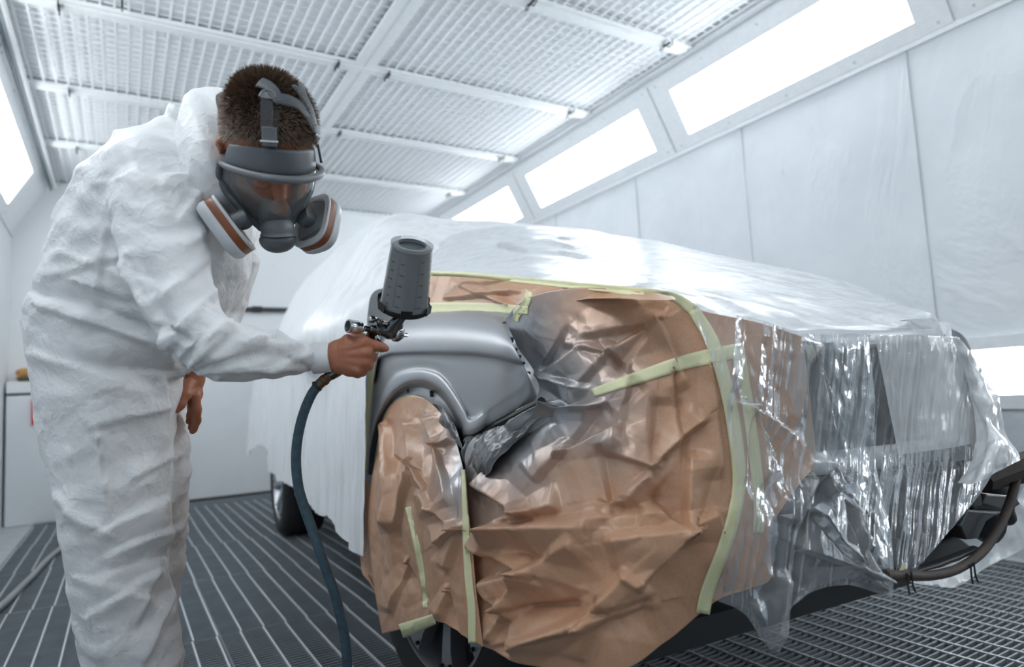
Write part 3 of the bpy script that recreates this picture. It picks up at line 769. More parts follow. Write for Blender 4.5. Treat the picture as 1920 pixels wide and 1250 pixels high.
# the bare fender: columns from tail to tip, each (px at the arch or lower edge, px at the top edge)
cols = [((690, 890), (702, 690)), ((694, 845), (708, 655)), ((706, 795), (716, 634)), ((726, 753), (728, 615)), ((752, 727), (745, 602)), ((783, 716), (772, 595)), ((812, 722), (800, 591)),
        ((836, 741), (826, 590)), ((855, 768), (850, 589)), ((870, 795), (872, 589.5)), ((881, 815), (893, 591)), ((915, 797), (912, 593)), ((950, 777), (928, 596)), ((985, 758), (938, 600)), ((1010, 745), (943, 605))]
def crease_y(x): return 662-6*math.exp(-((x-800)/80)**2)+(x-800)*0.02
FG = []
cols_d = cr1(np.array(cols, float), 60)
for (a, t) in cols_d:
    L_ = a[1]-t[1]; arch = 1.0 if a[0] < 884 else max(0.0, 1-(a[0]-884)/45)
    cy = 660+(0.00045*(a[0]-810)**2)+max(0, (735-a[0]))*0.15                      # the crease that runs the length of the panel
    cv_ = min(max((a[1]-cy)/L_, 0.30), 0.86); room = a[1]-cy
    lip = min(30, room*0.42)/L_
    keys = [(0.0, -0.005), (lip*.25, -0.013), (lip*.8, -0.0125), (lip*1.15, -0.004)] if arch > 0.5 else [(0.0, 0.004), (lip*.25, 0.001), (lip*.8, -0.002), (lip*1.15, -0.004)]
    keys += [(lip*1.15+(cv_-lip*1.15)*.5, -0.006), (cv_-0.05, -0.006), (cv_-0.008, -0.010), (cv_+0.012, -0.022), (cv_+(1-cv_)*.35, -0.020), (cv_+(1-cv_)*.65, -0.006), (cv_+(1-cv_)*.88, 0.022), (1.0, 0.05)]
    col = []
    for v, off in keys:
        x = a[0]+(t[0]-a[0])*v; y = a[1]+(t[1]-a[1])*v
        tipin = max(0.0, (x-925)/85)**2*0.05                        # the nose end turns inward
        col.append(side(x, y, off+tipin))
    lastp = col[-1]; col += [lastp+CL*0.05+np.array([0, 0, 0.012]), lastp+CL*0.12+np.array([0, 0, 0.02])]
    ks = [k for k, _ in keys]+[1.12, 1.3]; kk = np.interp(np.linspace(0, len(ks)-1, 48), np.arange(len(ks)), np.arange(len(ks)))
    FG.append(cr1(np.array(col), 48))
FG = np.array(FG)
fe = mesh('fender', FG.reshape(-1, 3), grid_faces(60, 48), M['fender'], CAR, label='bare satin grey front fender, freshly sprayed')
recalc(fe); mod(fe, 'SOLIDIFY', thickness=0.0035, offset=0)
# turned-in flange of the arch with its clip holes
P = []; holes = []
for (a, t) in cols_d[:44]:
    p = side(a[0], a[1], -0.006); inn = side(a[0]+(790-a[0])*0.10, a[1]+(890-a[1])*0.07, 0.03); inn2 = side(a[0]+(790-a[0])*0.11, a[1]+(890-a[1])*0.085, 0.055); P += [p, inn, inn2]
fl = mesh('arch_flange', P, grid_faces(44, 3), M['rim'], fe)
for x, y in ((766, 731), (809, 738), (867, 808)):
    h = MB(); p = side(x, y, 0.022); h.obox(p, CA*0.004, np.array([0, 0, 0.009]), CL*0.004); h.build('clip_hole', M['dark'], fe, False)
# flanged edge with holes where the headlamp was, and the black strip along the lower edge
E1 = spline([side(938, 606, 0.03), side(955, 650, 0.05), side(985, 700, 0.05), side(1012, 744, 0.055)], 14)
E2 = spline([side(952, 606, 0.09), side(974, 640, 0.09), side(1003, 690, 0.09), side(1020, 742, 0.08)], 14)
mesh('headlamp_flange', np.stack([E1, E2], 1).reshape(-1, 3), grid_faces(14, 2), M['rim'], fe)
for x, y, r_ in ((958, 637, 0.0065), (966, 655, 0.004), (973, 668, 0.004), (980, 681, 0.004), (990, 700, 0.005), (1000, 722, 0.004)):
    h = MB(); h.lathe(side(x, y, 0.062), -CL, [(r_, -0.004), (r_, 0.004), (0, 0.004)], 10); h.build('flange_hole', M['dark'], fe, False)
E1 = spline([side(876, 822, 0.01), side(930, 794, 0.01), side(1016, 748, 0.03)], 12)
g = MB(); g.tube(E1+np.array([0, 0, -0.006]), 0.011, 8); g.build('lower_seal', M['dark'], fe)
# bare front end: slam panel, radiator, crossmember, crash beam, ducts and hose
def wpt(x, y, off): return wrap(x, y, off)
def wsheet(name, rows, mat, nu=24, nv=12, parent=CAR, solid=0.01, label=None):
    G = sheet([[wrap(*p) for p in r] for r in rows], nu, nv)
    o = mesh(name, G.reshape(-1, 3), grid_faces(nv, nu), mat, parent, label=label)
    if solid: mod(o, 'SOLIDIFY', thickness=solid, offset=0)
    return o
wsheet('radiator_grille', [[(1500, 640, -.10), (1600, 640, -.10), (1700, 642, -.10), (1800, 645, -.10)], [(1500, 850, -.12), (1600, 850, -.12), (1700, 845, -.12), (1810, 835, -.12)], [(1480, 1060, -.16), (1580, 1060, -.16), (1680, 1050, -.16), (1760, 1010, -.16)]], M['dark'], 24, 14)
wsheet('headlamp_housing', [[(1420, 650, -.06), (1480, 645, -.06), (1560, 642, -.06)], [(1430, 850, -.07), (1500, 850, -.07), (1580, 850, -.07)]], M['dark_metal'], 16, 10)
g = MB(); g.tube(spline([wrap(1470, 872, -.05), wrap(1560, 866, -.045), wrap(1700, 850, -.03), wrap(1845, 828, -.03)], 24), 0.022, 10); g.build('crossmember', M['frame_white'], CAR, label='pale crossmember below the headlamp openings')
wsheet('bumper_carrier', [[(1450, 900, -.05), (1560, 893, -.05), (1700, 880, -.05)], [(1450, 965, -.05), (1560, 955, -.05), (1700, 940, -.05)]], M['dark_metal'], 16, 6)
g = MB()
for x in np.linspace(1690, 1800, 5): g.obox(wrap(x, 960-(x-1690)*0.5, -.06), CL*0.02, CA*0.03, (0, 0, 0.05))
g.build('bracket_cluster', M['dark'], CAR, False, bevel=0.006)
# under-body tray and lower lip
g = MB(); g.add([car(0.14, -0.66, 0.30), car(1.22, -0.66, 0.30), car(1.70, 0.6, 0.26), car(0.15, 0.6, 0.26), car(0.14, -0.66, 0.36), car(1.22, -0.66, 0.36), car(1.70, 0.6, 0.36), car(0.15, 0.6, 0.36)],
      [(3, 2, 1, 0), (4, 5, 6, 7), (0, 1, 5, 4), (1, 2, 6, 5), (2, 3, 7, 6), (3, 0, 4, 7)]); g.build('underbody', M['dark'], CAR, False)
g = MB(); g.tube(spline([wrap(1840, 900, -.01), wrap(1878, 885, 0.0), wrap(1915, 872, .012), wrap(1945, 862, .02)], 10), 0.026, 8); g.tube(spline([wrap(1860, 905, -.02), wrap(1920, 893, 0.0)], 6), 0.014, 8)
g.build('crash_beam', M['rust'], CAR, label='rusty end of the crash beam')
Yn = 0.66
def fr(x, y, dy=0.0): return on(x, y, 'Y', Yn+dy)
g = MB(); g.tube(spline([fr(1660, 1078), fr(1700, 1079), fr(1750, 1078), fr(1800, 1064), fr(1845, 1030), fr(1880, 975), fr(1900, 920), fr(1908, 880)], 40), 0.0085, 10)
hs = g.build('coolant_hose', M['rust'], CAR, label='thin brown hose bent in a wide arc')
for x, y in ((1706, 1086), (1824, 1068)):
    g = MB(); p = fr(x, y, -0.01)
    for d in (-0.006, 0.006): g.tube([p+np.array([d, 0, 0.012]), p+np.array([d*1.2, 0, -0.012]), p+np.array([d*1.6+0.004, 0, -0.024])], 0.0018, 6)
    g.build('hose_clip', M['dark_metal'], hs)
def blade(name, pts, dy, th, mat):
    P = [fr(x, y, dy) for x, y in pts]; Q = [p+np.array([0.01, th, 0.0]) for p in P]; k = len(P)
    o = mesh(name, P+Q, [tuple(range(k)), tuple(range(2*k-1, k-1, -1))]+[(i, i+k, (i+1) % k+k, (i+1) % k) for i in range(k)], mat, CAR, False); recalc(o); mod(o, 'BEVEL', width=0.004, segments=2); return o
blade('air_duct', [(1850, 925), (1905, 930), (1915, 945), (1890, 960), (1842, 945)], 0.05, 0.10, M['dark'])
blade('air_duct', [(1815, 955), (1880, 960), (1850, 978), (1835, 1010), (1812, 1012), (1800, 985)], 0.03, 0.08, M['dark_metal'])
blade('radiator_tray', [(1700, 1070), (1740, 1030), (1790, 1000), (1820, 1022), (1838, 1030), (1800, 1052), (1745, 1068)], 0.06, 0.14, M['dark'])
blade('tray_arm', [(1690, 1077), (1757, 1058), (1840, 1026), (1843, 1032), (1766, 1064), (1700, 1080)], 0.01, 0.02, M['dark_metal'])
b_ = Body()
for k in range(16):
    x = 1730+150*RNG.random(); y = 905+130*RNG.random()
    if (x-1700)/210+ (y-880)/200 < 0.62: continue
    b_.ell(fr(x, y, 0.14+0.05*RNG.random()), np.array([0.03+0.02*RNG.random(), 0, 0]), np.array([0, 0.03, 0]), np.array([0.01, 0, 0.02+0.02*RNG.random()]), 0.012)
V, F = b_.surface(0.009); mesh('intake_shroud', V, F, M['dark'], CAR)

# ------------------------------------------------------------------ clear film over the bonnet and the windscreen
zc_ = [-1.10, -0.98, -0.715, -0.55, -0.345, -0.01, 0.215, 0.5, 0.62, 0.80, 0.97]
zr_ = [0.965, 1.010, 1.11, 1.18, 1.254, 1.38, 1.47, 1.555, 1.60, 1.655, 1.69]
tl = [(-1.30, 0.955), (-1.0, 0.968), (-0.93, 1.0), (-0.85, 1.05), (-0.767, 1.085), (-0.554, 1.135), (0.092, 1.272), (0.45, 1.33), (0.72, 1.40), (0.97, 1.60)]
rows = []; fcs = np.concatenate([np.linspace(-1.062, -0.86, 26), np.linspace(-0.85, 0.97, 104)])
pn = [p for p in PLAN if p[0] <= 0.99][::-1]; pf = FARP
for c in fcs:
    ze = np.interp(c, [p[0] for p in tl], [p[1] for p in tl]); zr = np.interp(c, zc_, zr_)
    ns = np.interp(c, [p[1] for p in pn], [p[0] for p in pn]); s0 = max(0.12 if c > -0.80 else ns, ns)-0.0
    if c > 0.5: s0 = 0.12+(c-0.5)*0.38
    far = min(1.80, np.interp(c, [p[1] for p in pf], [p[0] for p in pf])); md = min(max(0.8, s0+0.12), far-0.1)
    q = np.array([(s0, ze), (s0+(md-s0)*0.35, ze+(zr-ze)*0.52), (s0+(md-s0)*0.7, ze+(zr-ze)*0.84), (md, zr), (md+(far-md)*.25, zr+0.003), (md+(far-md)*.5, zr-0.03), (md+(far-md)*.8, zr-0.13), (far, max(zr-0.36, 0.80)), (far+0.02, 0.70)])
    rows.append([car(s, c, z) for s, z in cr1(q, 70)])
G = np.array(rows); N = grid_normals(G); N = N*np.sign(N[:, :, 2:].mean()); P = G.reshape(-1, 3); q = P-C0; st = np.stack([q@CL, q@CA, P[:, 2]], 1)
edge = np.linspace(0, 1, 70)[None, :].repeat(130, 0).ravel()
h_ = 0.004*ridged(st*np.array([9.0, 1.6, 2.0]), 3, 21)+0.010*crumple(st*np.array([1.0, 0.5, 0.6]), 6, 5)+0.004*crumple(st*np.array([1, .6, 1]), 16, 9)
h_ *= np.clip(0.35+1.2*np.exp(-edge*5), 0, 1.0)
P = P+N.reshape(-1, 3)*h_[:, None]
film = mesh('plastic_film', P, grid_faces(130, 70), M['film'])
tag(film, 'clear film sheet stretched from the windscreen over the car bonnet', 'plastic sheet', 'clear plastic sheets on the car')
# fold of the film at the front of the bonnet
# ------------------------------------------------------------------ milky film over cabin, doors and tail
hemc = [0.27, 0.76, 1.18, 1.9, 2.55, 2.8, 3.05, 3.4, 3.98, 4.2]; hemz = [0.40, 0.43, 0.425, 0.46, 0.50, 0.60, 0.64, 0.60, 0.50, 0.45]
rows = []; ccs = np.linspace(0.27, 4.05, 160)
for c in ccs:
    z1 = np.interp(c, hemc, hemz); cb = min(c, 3.95)
    tz = np.interp(c, [0.27, 0.60, 0.80, 0.98, 1.4, 2.0, 3.0, 3.3, 3.62, 3.85, 4.05], [1.285, 1.40, 1.56, 1.705, 1.765, 1.80, 1.815, 1.80, 1.70, 1.42, 1.05])
    ts = np.interp(c, [0.43, 0.60, 0.98, 1.4, 3.3, 3.62, 4.05], [0.13, 0.17, 0.24, 0.26, 0.28, 0.26, 0.25])
    bel = np.interp(c, [0.43, 0.9, 3.6, 3.85, 4.05], [1.22, 1.16, 1.18, 1.05, 0.9]); sb = -0.03-0.11*math.exp(-((c-1.05)/0.30)**2)
    q = np.array([(-0.07, z1), (-0.055, (z1*0.6+bel*0.4)), (-0.045, (z1*0.25+bel*0.75)), (sb, bel), (0.5*ts+0.5*sb-0.01, 0.5*tz+0.5*bel), (ts, tz), (0.6, tz+0.015), (1.0, tz+0.02), (1.5, tz-0.01), (1.8, tz-0.15), (2.05, 0.9), (2.06, 0.45)])
    rows.append([car(s, c, z) for s, z in cr1(q, 90)])
G = np.array(rows); N = grid_normals(G); N = N*np.sign((N*(np.array([0, 0, 1.0])))[:, 45:60].sum()); P = G.reshape(-1, 3); q = P-C0; st = np.stack([q@CL, q@CA, P[:, 2]], 1)
low = np.clip((1.3-st[:, 2])/0.8, 0, 1)
h_ = (0.006+0.020*low)*ridged(st*np.array([1.0, 4.2, 0.35]), 3, 8)*0.6+0.012*crumple(st*np.array([1, 1, 0.5]), 5, 3)+0.006*crumple(st, 13, 4)
P = P+N.reshape(-1, 3)*h_[:, None]
P[:, 2] += 0.03*low**6*vnoise(st*5, 6)
film2 = mesh('plastic_film', P, grid_faces(160, 90), M['film_side'])
tag(film2, 'milky film sheet draped over the car cabin and doors down to the rear wheel', 'plastic sheet', 'clear plastic sheets on the car')
# ------------------------------------------------------------------ brown masking paper on the front corner and in the wheel arch
from mathutils.bvhtree import BVHTree
FEDGE = np.array([side(*p) for p in ((935, 600), (955, 640), (985, 700), (1012, 745), (950, 780), (880, 816), (868, 795))])
def seg_dist(P, poly):
    best = np.full(len(P), 9.0)
    for i in range(len(poly)-1):
        a, e = poly[i], poly[i+1]-poly[i]; t = np.clip(((P-a)@e)/(e@e), 0, 1); best = np.minimum(best, np.linalg.norm(P-a-t[:, None]*e, axis=1))
    return best
def crumpled(name, rows, nu, nv, mat, folds=(), amps=((7, 0.014), (17, 0.005), (45, 0.0012)), seed=0, surf=wrap, spray=None, thick=0.0012, parent=None, stretch=(1, 1, 1), extra=None, rim0=0.25):
    G = sheet([[surf(*p) for p in r] for r in rows], nu, nv)
    N = face_eye(G, grid_normals(G)).reshape(-1, 3); P = G.reshape(-1, 3)
    h = np.zeros(len(P)); px = project(P)
    uv = np.stack(np.meshgrid(np.linspace(0, 1, nu), np.linspace(0, 1, nv)), -1).reshape(-1, 2)
    rim = np.clip(np.minimum(np.minimum(uv[:, 0], 1-uv[:, 0]), np.minimum(uv[:, 1], 1-uv[:, 1]))*14+rim0, 0, 1)
    for fq, am in amps: h += am*(0.9*crumple(P*np.array(stretch), fq, seed+int(fq))+1.5*creases(P*np.array(stretch), fq*0.8, seed+int(fq)))
    for f in folds: h += 1.3*seg_ridge(px, *f)
    if extra is not None: h += extra(px, P)
    P = P+N*(h*rim)[:, None]
    o = mesh(name, P, grid_faces(nv, nu), mat, parent)
    if spray is not None: attr(o, 'spray', spray(P))
    if thick: mod(o, 'SOLIDIFY', thickness=thick, offset=0)
    return o
def spray_b(P):
    d = seg_dist(P, FEDGE); return np.clip(1.05-d/0.23+0.22*fbm(P*7, 3, 5), 0, 1)**1.15
rowsB = [[(946, 597, .0), (985, 560, .015), (1060, 541, .02), (1150, 541, .025), (1250, 551, .03), (1310, 580, .03), (1420, 604, .02), (1503, 630, .02)],
         [(968, 645, .0), (1020, 640, .02), (1100, 640, .035), (1200, 645, .045), (1285, 650, .045), (1345, 665, .04), (1440, 670, .02), (1512, 690, .015)],
         [(1008, 742, .0), (1060, 738, .025), (1130, 738, .05), (1220, 740, .06), (1300, 745, .055), (1365, 755, .04), (1450, 765, .02), (1522, 780, .015)],
         [(884, 826, .015), (960, 812, .02), (1050, 806, .05), (1170, 830, .07), (1290, 845, .065), (1375, 855, .045), (1460, 865, .025), (1528, 868, .02)],
         [(874, 900, .03), (950, 900, .05), (1060, 905, .075), (1180, 925, .085), (1295, 935, .07), (1384, 940, .05), (1440, 930, .03), (1500, 905, .03)],
         [(880, 1000, .05), (960, 1005, .07), (1060, 1010, .10), (1180, 1020, .105), (1285, 1025, .085), (1368, 1020, .055), (1410, 1010, .035), (1446, 990, .03)],
         [(890, 1110, .06), (960, 1130, .085), (1060, 1140, .11), (1170, 1140, .11), (1262, 1110, .085), (1338, 1080, .05), (1390, 1080, .035), (1447, 1080, .03)],
         [(903, 1207, .06), (960, 1238, .08), (1060, 1256, .10), (1165, 1256, .10), (1245, 1205, .07), (1312, 1150, .04), (1350, 1122, .03), (1400, 1105, .03)]]
def star(x, y, *rays):             # folds that run together in one point
    return [((x, y), (x+dx, y+dy), a, w) for dx, dy, a, w in rays]
F_B = (star(1107, 1150, (75, -85, .026, 34), (-165, 70, .024, 30), (-150, -12, -.022, 40), (120, -20, -.012, 40), (-20, 90, .010, 40)) +
       star(943, 1145, (45, -75, .020, 28), (-40, -60, .016, 26), (10, 90, -.014, 30), (140, -10, -.012, 30), (-30, 60, .014, 26)) +
       star(1286, 990, (8, -150, .018, 26), (-100, 110, .022, 34), (60, -30, .014, 30), (-150, 25, .020, 36), (-70, -70, -.016, 30)) +
       star(1146, 943, (80, -60, .016, 24), (-50, 15, .014, 26), (-20, -110, -.012, 34), (60, 20, -.012, 30)) +
       star(985, 962, (-100, -60, .018, 24), (70, -15, .016, 26), (-95, 40, .020, 26), (-20, 85, -.014, 30)) +
       star(1222, 872, (100, -95, .016, 26), (-45, 70, .012, 24), (10, -130, -.012, 34), (-90, -30, .012, 24)) +
       star(958, 990, (160, 0, .026, 40), (300, -30, .016, 50), (-40, 60, .018, 30)) +
       star(1060, 842, (80, -90, -.012, 34), (110, -40, .012, 24), (-60, 60, .012, 24)) +
       star(990, 1072, (-95, -55, .020, 26), (-80, 25, .016, 24), (110, -60, .014, 40)) +
       star(1140, 660, (-60, 70, .012, 26), (70, 80, -.012, 34), (100, -60, .014, 26), (-90, -20, .010, 26)) +
       star(1230, 600, (60, 130, .016, 24), (-80, 90, -.014, 40), (-140, 30, .012, 26)) +
       star(1010, 700, (90, -50, .014, 22), (100, 30, .014, 22), (60, -90, -.010, 22)) +
       star(1050, 770, (90, -20, .014, 20), (-90, 40, .016, 20), (-120, 70, .014, 18)) +
       [((900, 1215), (1240, 1130), .012, 30), ((1330, 690), (1350, 900), .012, 22), ((1265, 700), (1290, 880), -.012, 26), ((1180, 700), (1150, 860), .010, 30)])
PB = crumpled('masking_paper', rowsB, 330, 260, M['paper'], F_B, ((5, 0.008), (13, 0.0035), (40, 0.0009)), 2, spray=spray_b)
tag(PB, 'large crumpled brown paper sheet hanging over the front corner below the grey fender tip', 'masking paper', 'brown masking paper sheets on the car')
rowsC = [[(716, 800, -0.004), (734, 757, -0.004), (766, 744, -0.004), (800, 750, -0.008), (828, 776, -0.010), (846, 800, -0.010)],
         [(708, 845, 0.018), (735, 830, 0.028), (770, 830, 0.028), (805, 832, 0.018), (840, 840, 0.018), (862, 850, 0.018)],
         [(697, 900, 0.050), (735, 900, 0.065), (775, 905, 0.070), (812, 910, 0.070), (848, 915, 0.070), (874, 915, 0.065)],
         [(690, 985, 0.062), (735, 990, 0.077), (775, 995, 0.082), (815, 1000, 0.082), (855, 1005, 0.082), (884, 1005, 0.077)],
         [(700, 1085, 0.065), (740, 1085, 0.075), (780, 1085, 0.080), (820, 1090, 0.085), (860, 1100, 0.085), (893, 1105, 0.080)],
         [(717, 1188, 0.065), (750, 1180, 0.075), (785, 1172, 0.080), (818, 1162, 0.085), (862, 1188, 0.085), (906, 1212, 0.078)]]
F_C = (star(775, 875, (-40, 120, .016, 16), (40, 90, .014, 16), (-10, -90, .016, 16), (-45, -20, -.012, 16)) + star(868, 990, (-50, 30, .016, 20), (-60, -40, .014, 18), (-30, 80, .012, 18), (0, -110, .016, 14)) +
       star(725, 800, (10, 200, .020, 16), (25, 330, -.012, 18)) + star(820, 840, (30, 110, .014, 16), (-30, 90, -.012, 16), (-20, -60, .014, 14), (35, -20, .014, 14)) + star(760, 1060, (-30, 90, .010, 20), (40, 70, -.012, 20)) + star(840, 1110, (-20, 70, .016, 18), (20, 90, -.012, 16)))
def spray_c(P):
    px = project(P); return np.clip(1.0-np.hypot((px[:, 0]-880)/95, (px[:, 1]-860)/190)+0.25*fbm(P*9, 3, 8), 0, 1)
PC = crumpled('masking_paper', rowsC, 170, 230, M['paper'], F_C, ((8, 0.007), (20, 0.0022), (60, 0.0005)), 5, spray=spray_c)
tag(PC, 'brown paper sheet closing the wheel arch and hanging over the front wheel', 'masking paper', 'brown masking paper sheets on the car')
PE = crumpled('masking_paper', [[(672, 878, .02), (686, 900, .02), (712, 925, .01)], [(671, 970, .025), (690, 985, .02), (720, 1000, .0)], [(678, 1068, .03), (700, 1085, .02), (725, 1100, .0)], [(690, 1078, .03), (712, 1120, .015), (730, 1130, .0)]],
              40, 70, M['paper'], (), ((10, 0.004), (25, 0.002)), 9, spray=lambda P: np.zeros(len(P)))
tag(PE, 'narrow brown paper strip behind the wheel arch, edge on beside the film', 'masking paper', 'brown masking paper sheets on the car')
# paper on the edge of the bonnet
def topq(x, y, off): return side(x, y, off)
rowsA = [[(738, 516, .105), (780, 513, .11), (880, 516, .12), (1000, 527, .12), (1100, 537, .12), (1200, 547, .12), (1262, 556, .12)],
         [(738, 547, .09), (780, 545, .10), (880, 545, .10), (1000, 552, .10), (1100, 553, .10), (1200, 556, .10), (1262, 562, .10)],
         [(742, 588, .075), (780, 586, .08), (880, 586, .085), (960, 589, .085), (1010, 575, .07), (1110, 560, .07), (1200, 562, .08)]]
PA = crumpled('masking_paper', rowsA, 240, 40, M['paper'], [((840, 560), (980, 545), .012, 12), ((960, 575), (860, 535), .010, 10), ((1010, 555), (1130, 545), .008, 8)], ((9, 0.008), (22, 0.003)), 12, surf=topq,
              spray=lambda P: np.clip(0.4-np.abs(project(P)[:, 1]-592)/26, 0, 1))
tag(PA, 'long brown paper strip along the bonnet edge above the grey fender', 'masking paper', 'brown masking paper sheets on the car')
# paint-soaked crumple below the fender tip
def foil(name, rows, nu, nv, seed, sp, amps):
    o = crumpled(name, rows, nu, nv, M['foil'], (), amps, seed, rim0=0.8, spray=lambda P: np.full(len(P), sp)*np.clip(0.5+fbm(P*14, 3, seed), 0, 1), thick=0.001); return o
fo = foil('crumpled_film', [[(872, 822, .012), (915, 806, .02), (965, 783, .025), (1022, 754, .01)], [(866, 848, .02), (905, 840, .04), (955, 810, .04), (1030, 757, .015)], [(868, 880, .03), (905, 868, .06), (945, 836, .055), (1036, 762, .02)], [(884, 905, .035), (912, 890, .06), (935, 858, .06), (1032, 770, .03)]],
          150, 90, 31, 0.30, ((9, 0.016), (20, 0.009), (45, 0.003)))
tag(fo, 'dark crumpled film bunched under the lower corner of the grey fender', 'plastic sheet', 'clear plastic sheets on the car')
fo2 = foil('crumpled_film', [[(790, 752, -.015), (825, 762, -.01), (850, 790, -.01)], [(800, 778, -.01), (835, 792, .0), (862, 820, .0)], [(815, 800, -.01), (850, 825, .005), (872, 850, .01)]], 80, 60, 44, 0.3, ((12, 0.010), (26, 0.006), (60, 0.002)))
tag(fo2, 'dark crumpled film tucked into the front of the wheel arch', 'plastic sheet', 'clear plastic sheets on the car')

# ------------------------------------------------------------------ masking tape
def bvh_of(*obs):
    V = []; F = []
    for o in obs:
        b = len(V); V += [v.co.copy() for v in o.data.vertices]; F += [tuple(i+b for i in p.vertices) for p in o.data.polygons]
    return BVHTree.FromPolygons(V, F)
BV = bvh_of(PB, PC, PA, PE)
def tape(px, w, label, bv=BV, off=0.02, lift=0.003, n=60, surf=wrap, spray=0.0, ends=True, m=5):
    px = spline(np.array(px, float), n); w = np.interp(np.linspace(0, 1, n), np.linspace(0, 1, len(w)), w) if not np.isscalar(w) else np.full(n, w)
    t = np.gradient(px, axis=0); t /= np.linalg.norm(t, axis=1)[:, None]; nn = np.stack([-t[:, 1], t[:, 0]], 1)
    D = np.zeros((n, m)); R = np.zeros((n, m, 3))
    for i in range(n):
        for j in range(m):
            x, y = px[i]+nn[i]*w[i]*(j/(m-1)-0.5); d = ray(x, y); R[i, j] = d
            hit = bv.ray_cast(Vector(EYE), Vector(d/np.linalg.norm(d))) if bv else (None,)
            D[i, j] = np.linalg.norm(np.array(hit[0])-EYE)/np.linalg.norm(d) if hit[0] is not None else np.nan
    if np.isnan(D).all():
        for i in range(n):
            for j in range(m):
                x, y = px[i]+nn[i]*w[i]*(j/(m-1)-0.5); D[i, j] = np.linalg.norm(surf(x, y, off)-EYE)/np.linalg.norm(ray(x, y))
    else:
        for j in range(m):
            ok = ~np.isnan(D[:, j])
            if ok.any(): D[:, j] = np.interp(np.arange(n), np.arange(n)[ok], D[ok, j])
        for j in range(m):
            if np.isnan(D[:, j]).any(): D[:, j] = np.nanmean(D, axis=1)
    med = np.median(D, axis=1); pd = np.pad(med, 6, mode='edge'); med = np.array([np.median(pd[i:i+13]) for i in range(n)]); med = np.minimum(med, np.convolve(np.pad(med, 3, mode='edge'), np.ones(7)/7, 'valid')+0.006)
    D = np.clip(D, (med-0.015)[:, None], (med+0.004)[:, None])
    for k in range(2):
        E_ = np.pad(D, ((1, 1), (0, 0)), mode='edge'); D2 = (E_[:-2]+E_[1:-1]*2+E_[2:])/4; D = np.minimum(D, D2+0.002)
    P = EYE+R*(D-lift/1.2)[..., None]
    # torn ends
    o = mesh('masking_tape', P.reshape(-1, 3), grid_faces(n, m), M['tape']); mod(o, 'SOLIDIFY', thickness=0.0008, offset=0)
    tag(o, label, 'masking tape', 'masking tape strips on the car'); return o
tape([(1300, 580), (1335, 640), (1360, 720), (1376, 800), (1386, 890), (1380, 950), (1360, 1020), (1333, 1090), (1322, 1128), (1318, 1150)], [22, 26, 26, 26, 25, 24, 24, 26], 'longest pale tape strip, running down the brown paper at the front corner')
tape([(1383, 655), (1397, 730), (1408, 800), (1418, 880), (1424, 950), (1422, 1000)], [24, 22, 22, 22, 20], 'pale tape strip under the film, just right of the longest tape strip', lift=0.003)
tape([(1112, 736), (1200, 706), (1280, 680), (1345, 665), (1395, 655)], [16, 22, 26, 28, 28], 'diagonal pale tape strip across the front corner paper')
tape([(806, 512), (880, 515), (1000, 527), (1100, 537), (1200, 547), (1262, 557), (1302, 582)], [10, 10, 11, 12, 14, 16, 20], 'long thin tape strip along the upper edge of the bonnet paper', surf=side, off=.12)
tape([(790, 577), (850, 577), (920, 578), (990, 582)], [20, 22, 20, 16], 'short pale tape strip on the bonnet paper right above the fender', surf=side, off=.07)
tape([(993, 546), (985, 570), (970, 590), (966, 602)], [14, 14, 14, 12], 'small pale tape piece at the upper tip of the grey fender')
tape([(765, 950), (778, 1000), (790, 1060), (796, 1105), (797, 1140)], [11, 13, 14, 12, 8], 'left of the two upright tape strips on the wheel arch paper')
tape([(752, 1183), (782, 1172), (814, 1160)], [28, 24, 20], 'short wide tape piece at the lower hem of the wheel arch paper')
tape([(869, 880), (872, 950), (874, 1020), (878, 1080), (884, 1140), (885, 1205)], [8, 12, 12, 14, 15, 14], 'right of the two upright tape strips, over the seam of both paper sheets')
tape([(703, 640), (698, 690), (690, 760), (685, 830), (683, 884)], [10, 11, 11, 11, 10], 'narrow pale tape strip along the rear edge of the grey fender', bv=None, surf=side, off=-.02)
tape([(702, 884), (708, 850), (716, 815), (728, 780), (745, 758), (768, 749), (795, 752)], [6, 8, 9, 12, 16, 18, 12], 'yellow tape strip curved along the inside of the wheel arch', bv=None, surf=side, off=0.012)
tape([(1686, 1085), (1690, 1070), (1697, 1056)], [6, 8, 7], 'tiny yellow tape piece at the lower gathered corner of the nose film', bv=None, off=.05)

# ------------------------------------------------------------------ thin film over the open front end
def pleats(fx, seed, amp):
    def f(px, P):
        u = np.stack([px[:, 0]/fx+px[:, 1]/(fx*9), px[:, 1]/(fx*16), np.zeros(len(px))], 1); return amp*ridged(u, 3, seed)
    return f
rowsN = [[(1470, 624, .05), (1540, 627, .05), (1600, 627, .05), (1700, 628, .05), (1796, 631, .05)],
         [(1480, 740, .03), (1550, 742, .03), (1640, 742, .03), (1750, 738, .03), (1845, 728, .03)],
         [(1530, 862, .02), (1580, 858, .02), (1680, 848, .02), (1780, 836, .02), (1878, 815, .02)],
         [(1620, 950, .03), (1660, 950, .03), (1710, 945, .03), (1775, 930, .03), (1850, 905, .03)],
         [(1668, 1030, .04), (1686, 1030, .04), (1712, 1027, .04), (1742, 1020, .04), (1772, 1005, .04)],
         [(1680, 1086, .05), (1685, 1088, .05), (1690, 1089, .05), (1695, 1088, .05), (1702, 1084, .05)]]
fN = crumpled('plastic_film', rowsN, 220, 200, M['film_skirt'], (), ((9, 0.003), (22, 0.0015)), 61, thick=0, extra=pleats(17, 5, 0.004))
tag(fN, 'thin glossy film stretched over the open nose to a gathered lower corner', 'plastic sheet', 'clear plastic sheets on the car')
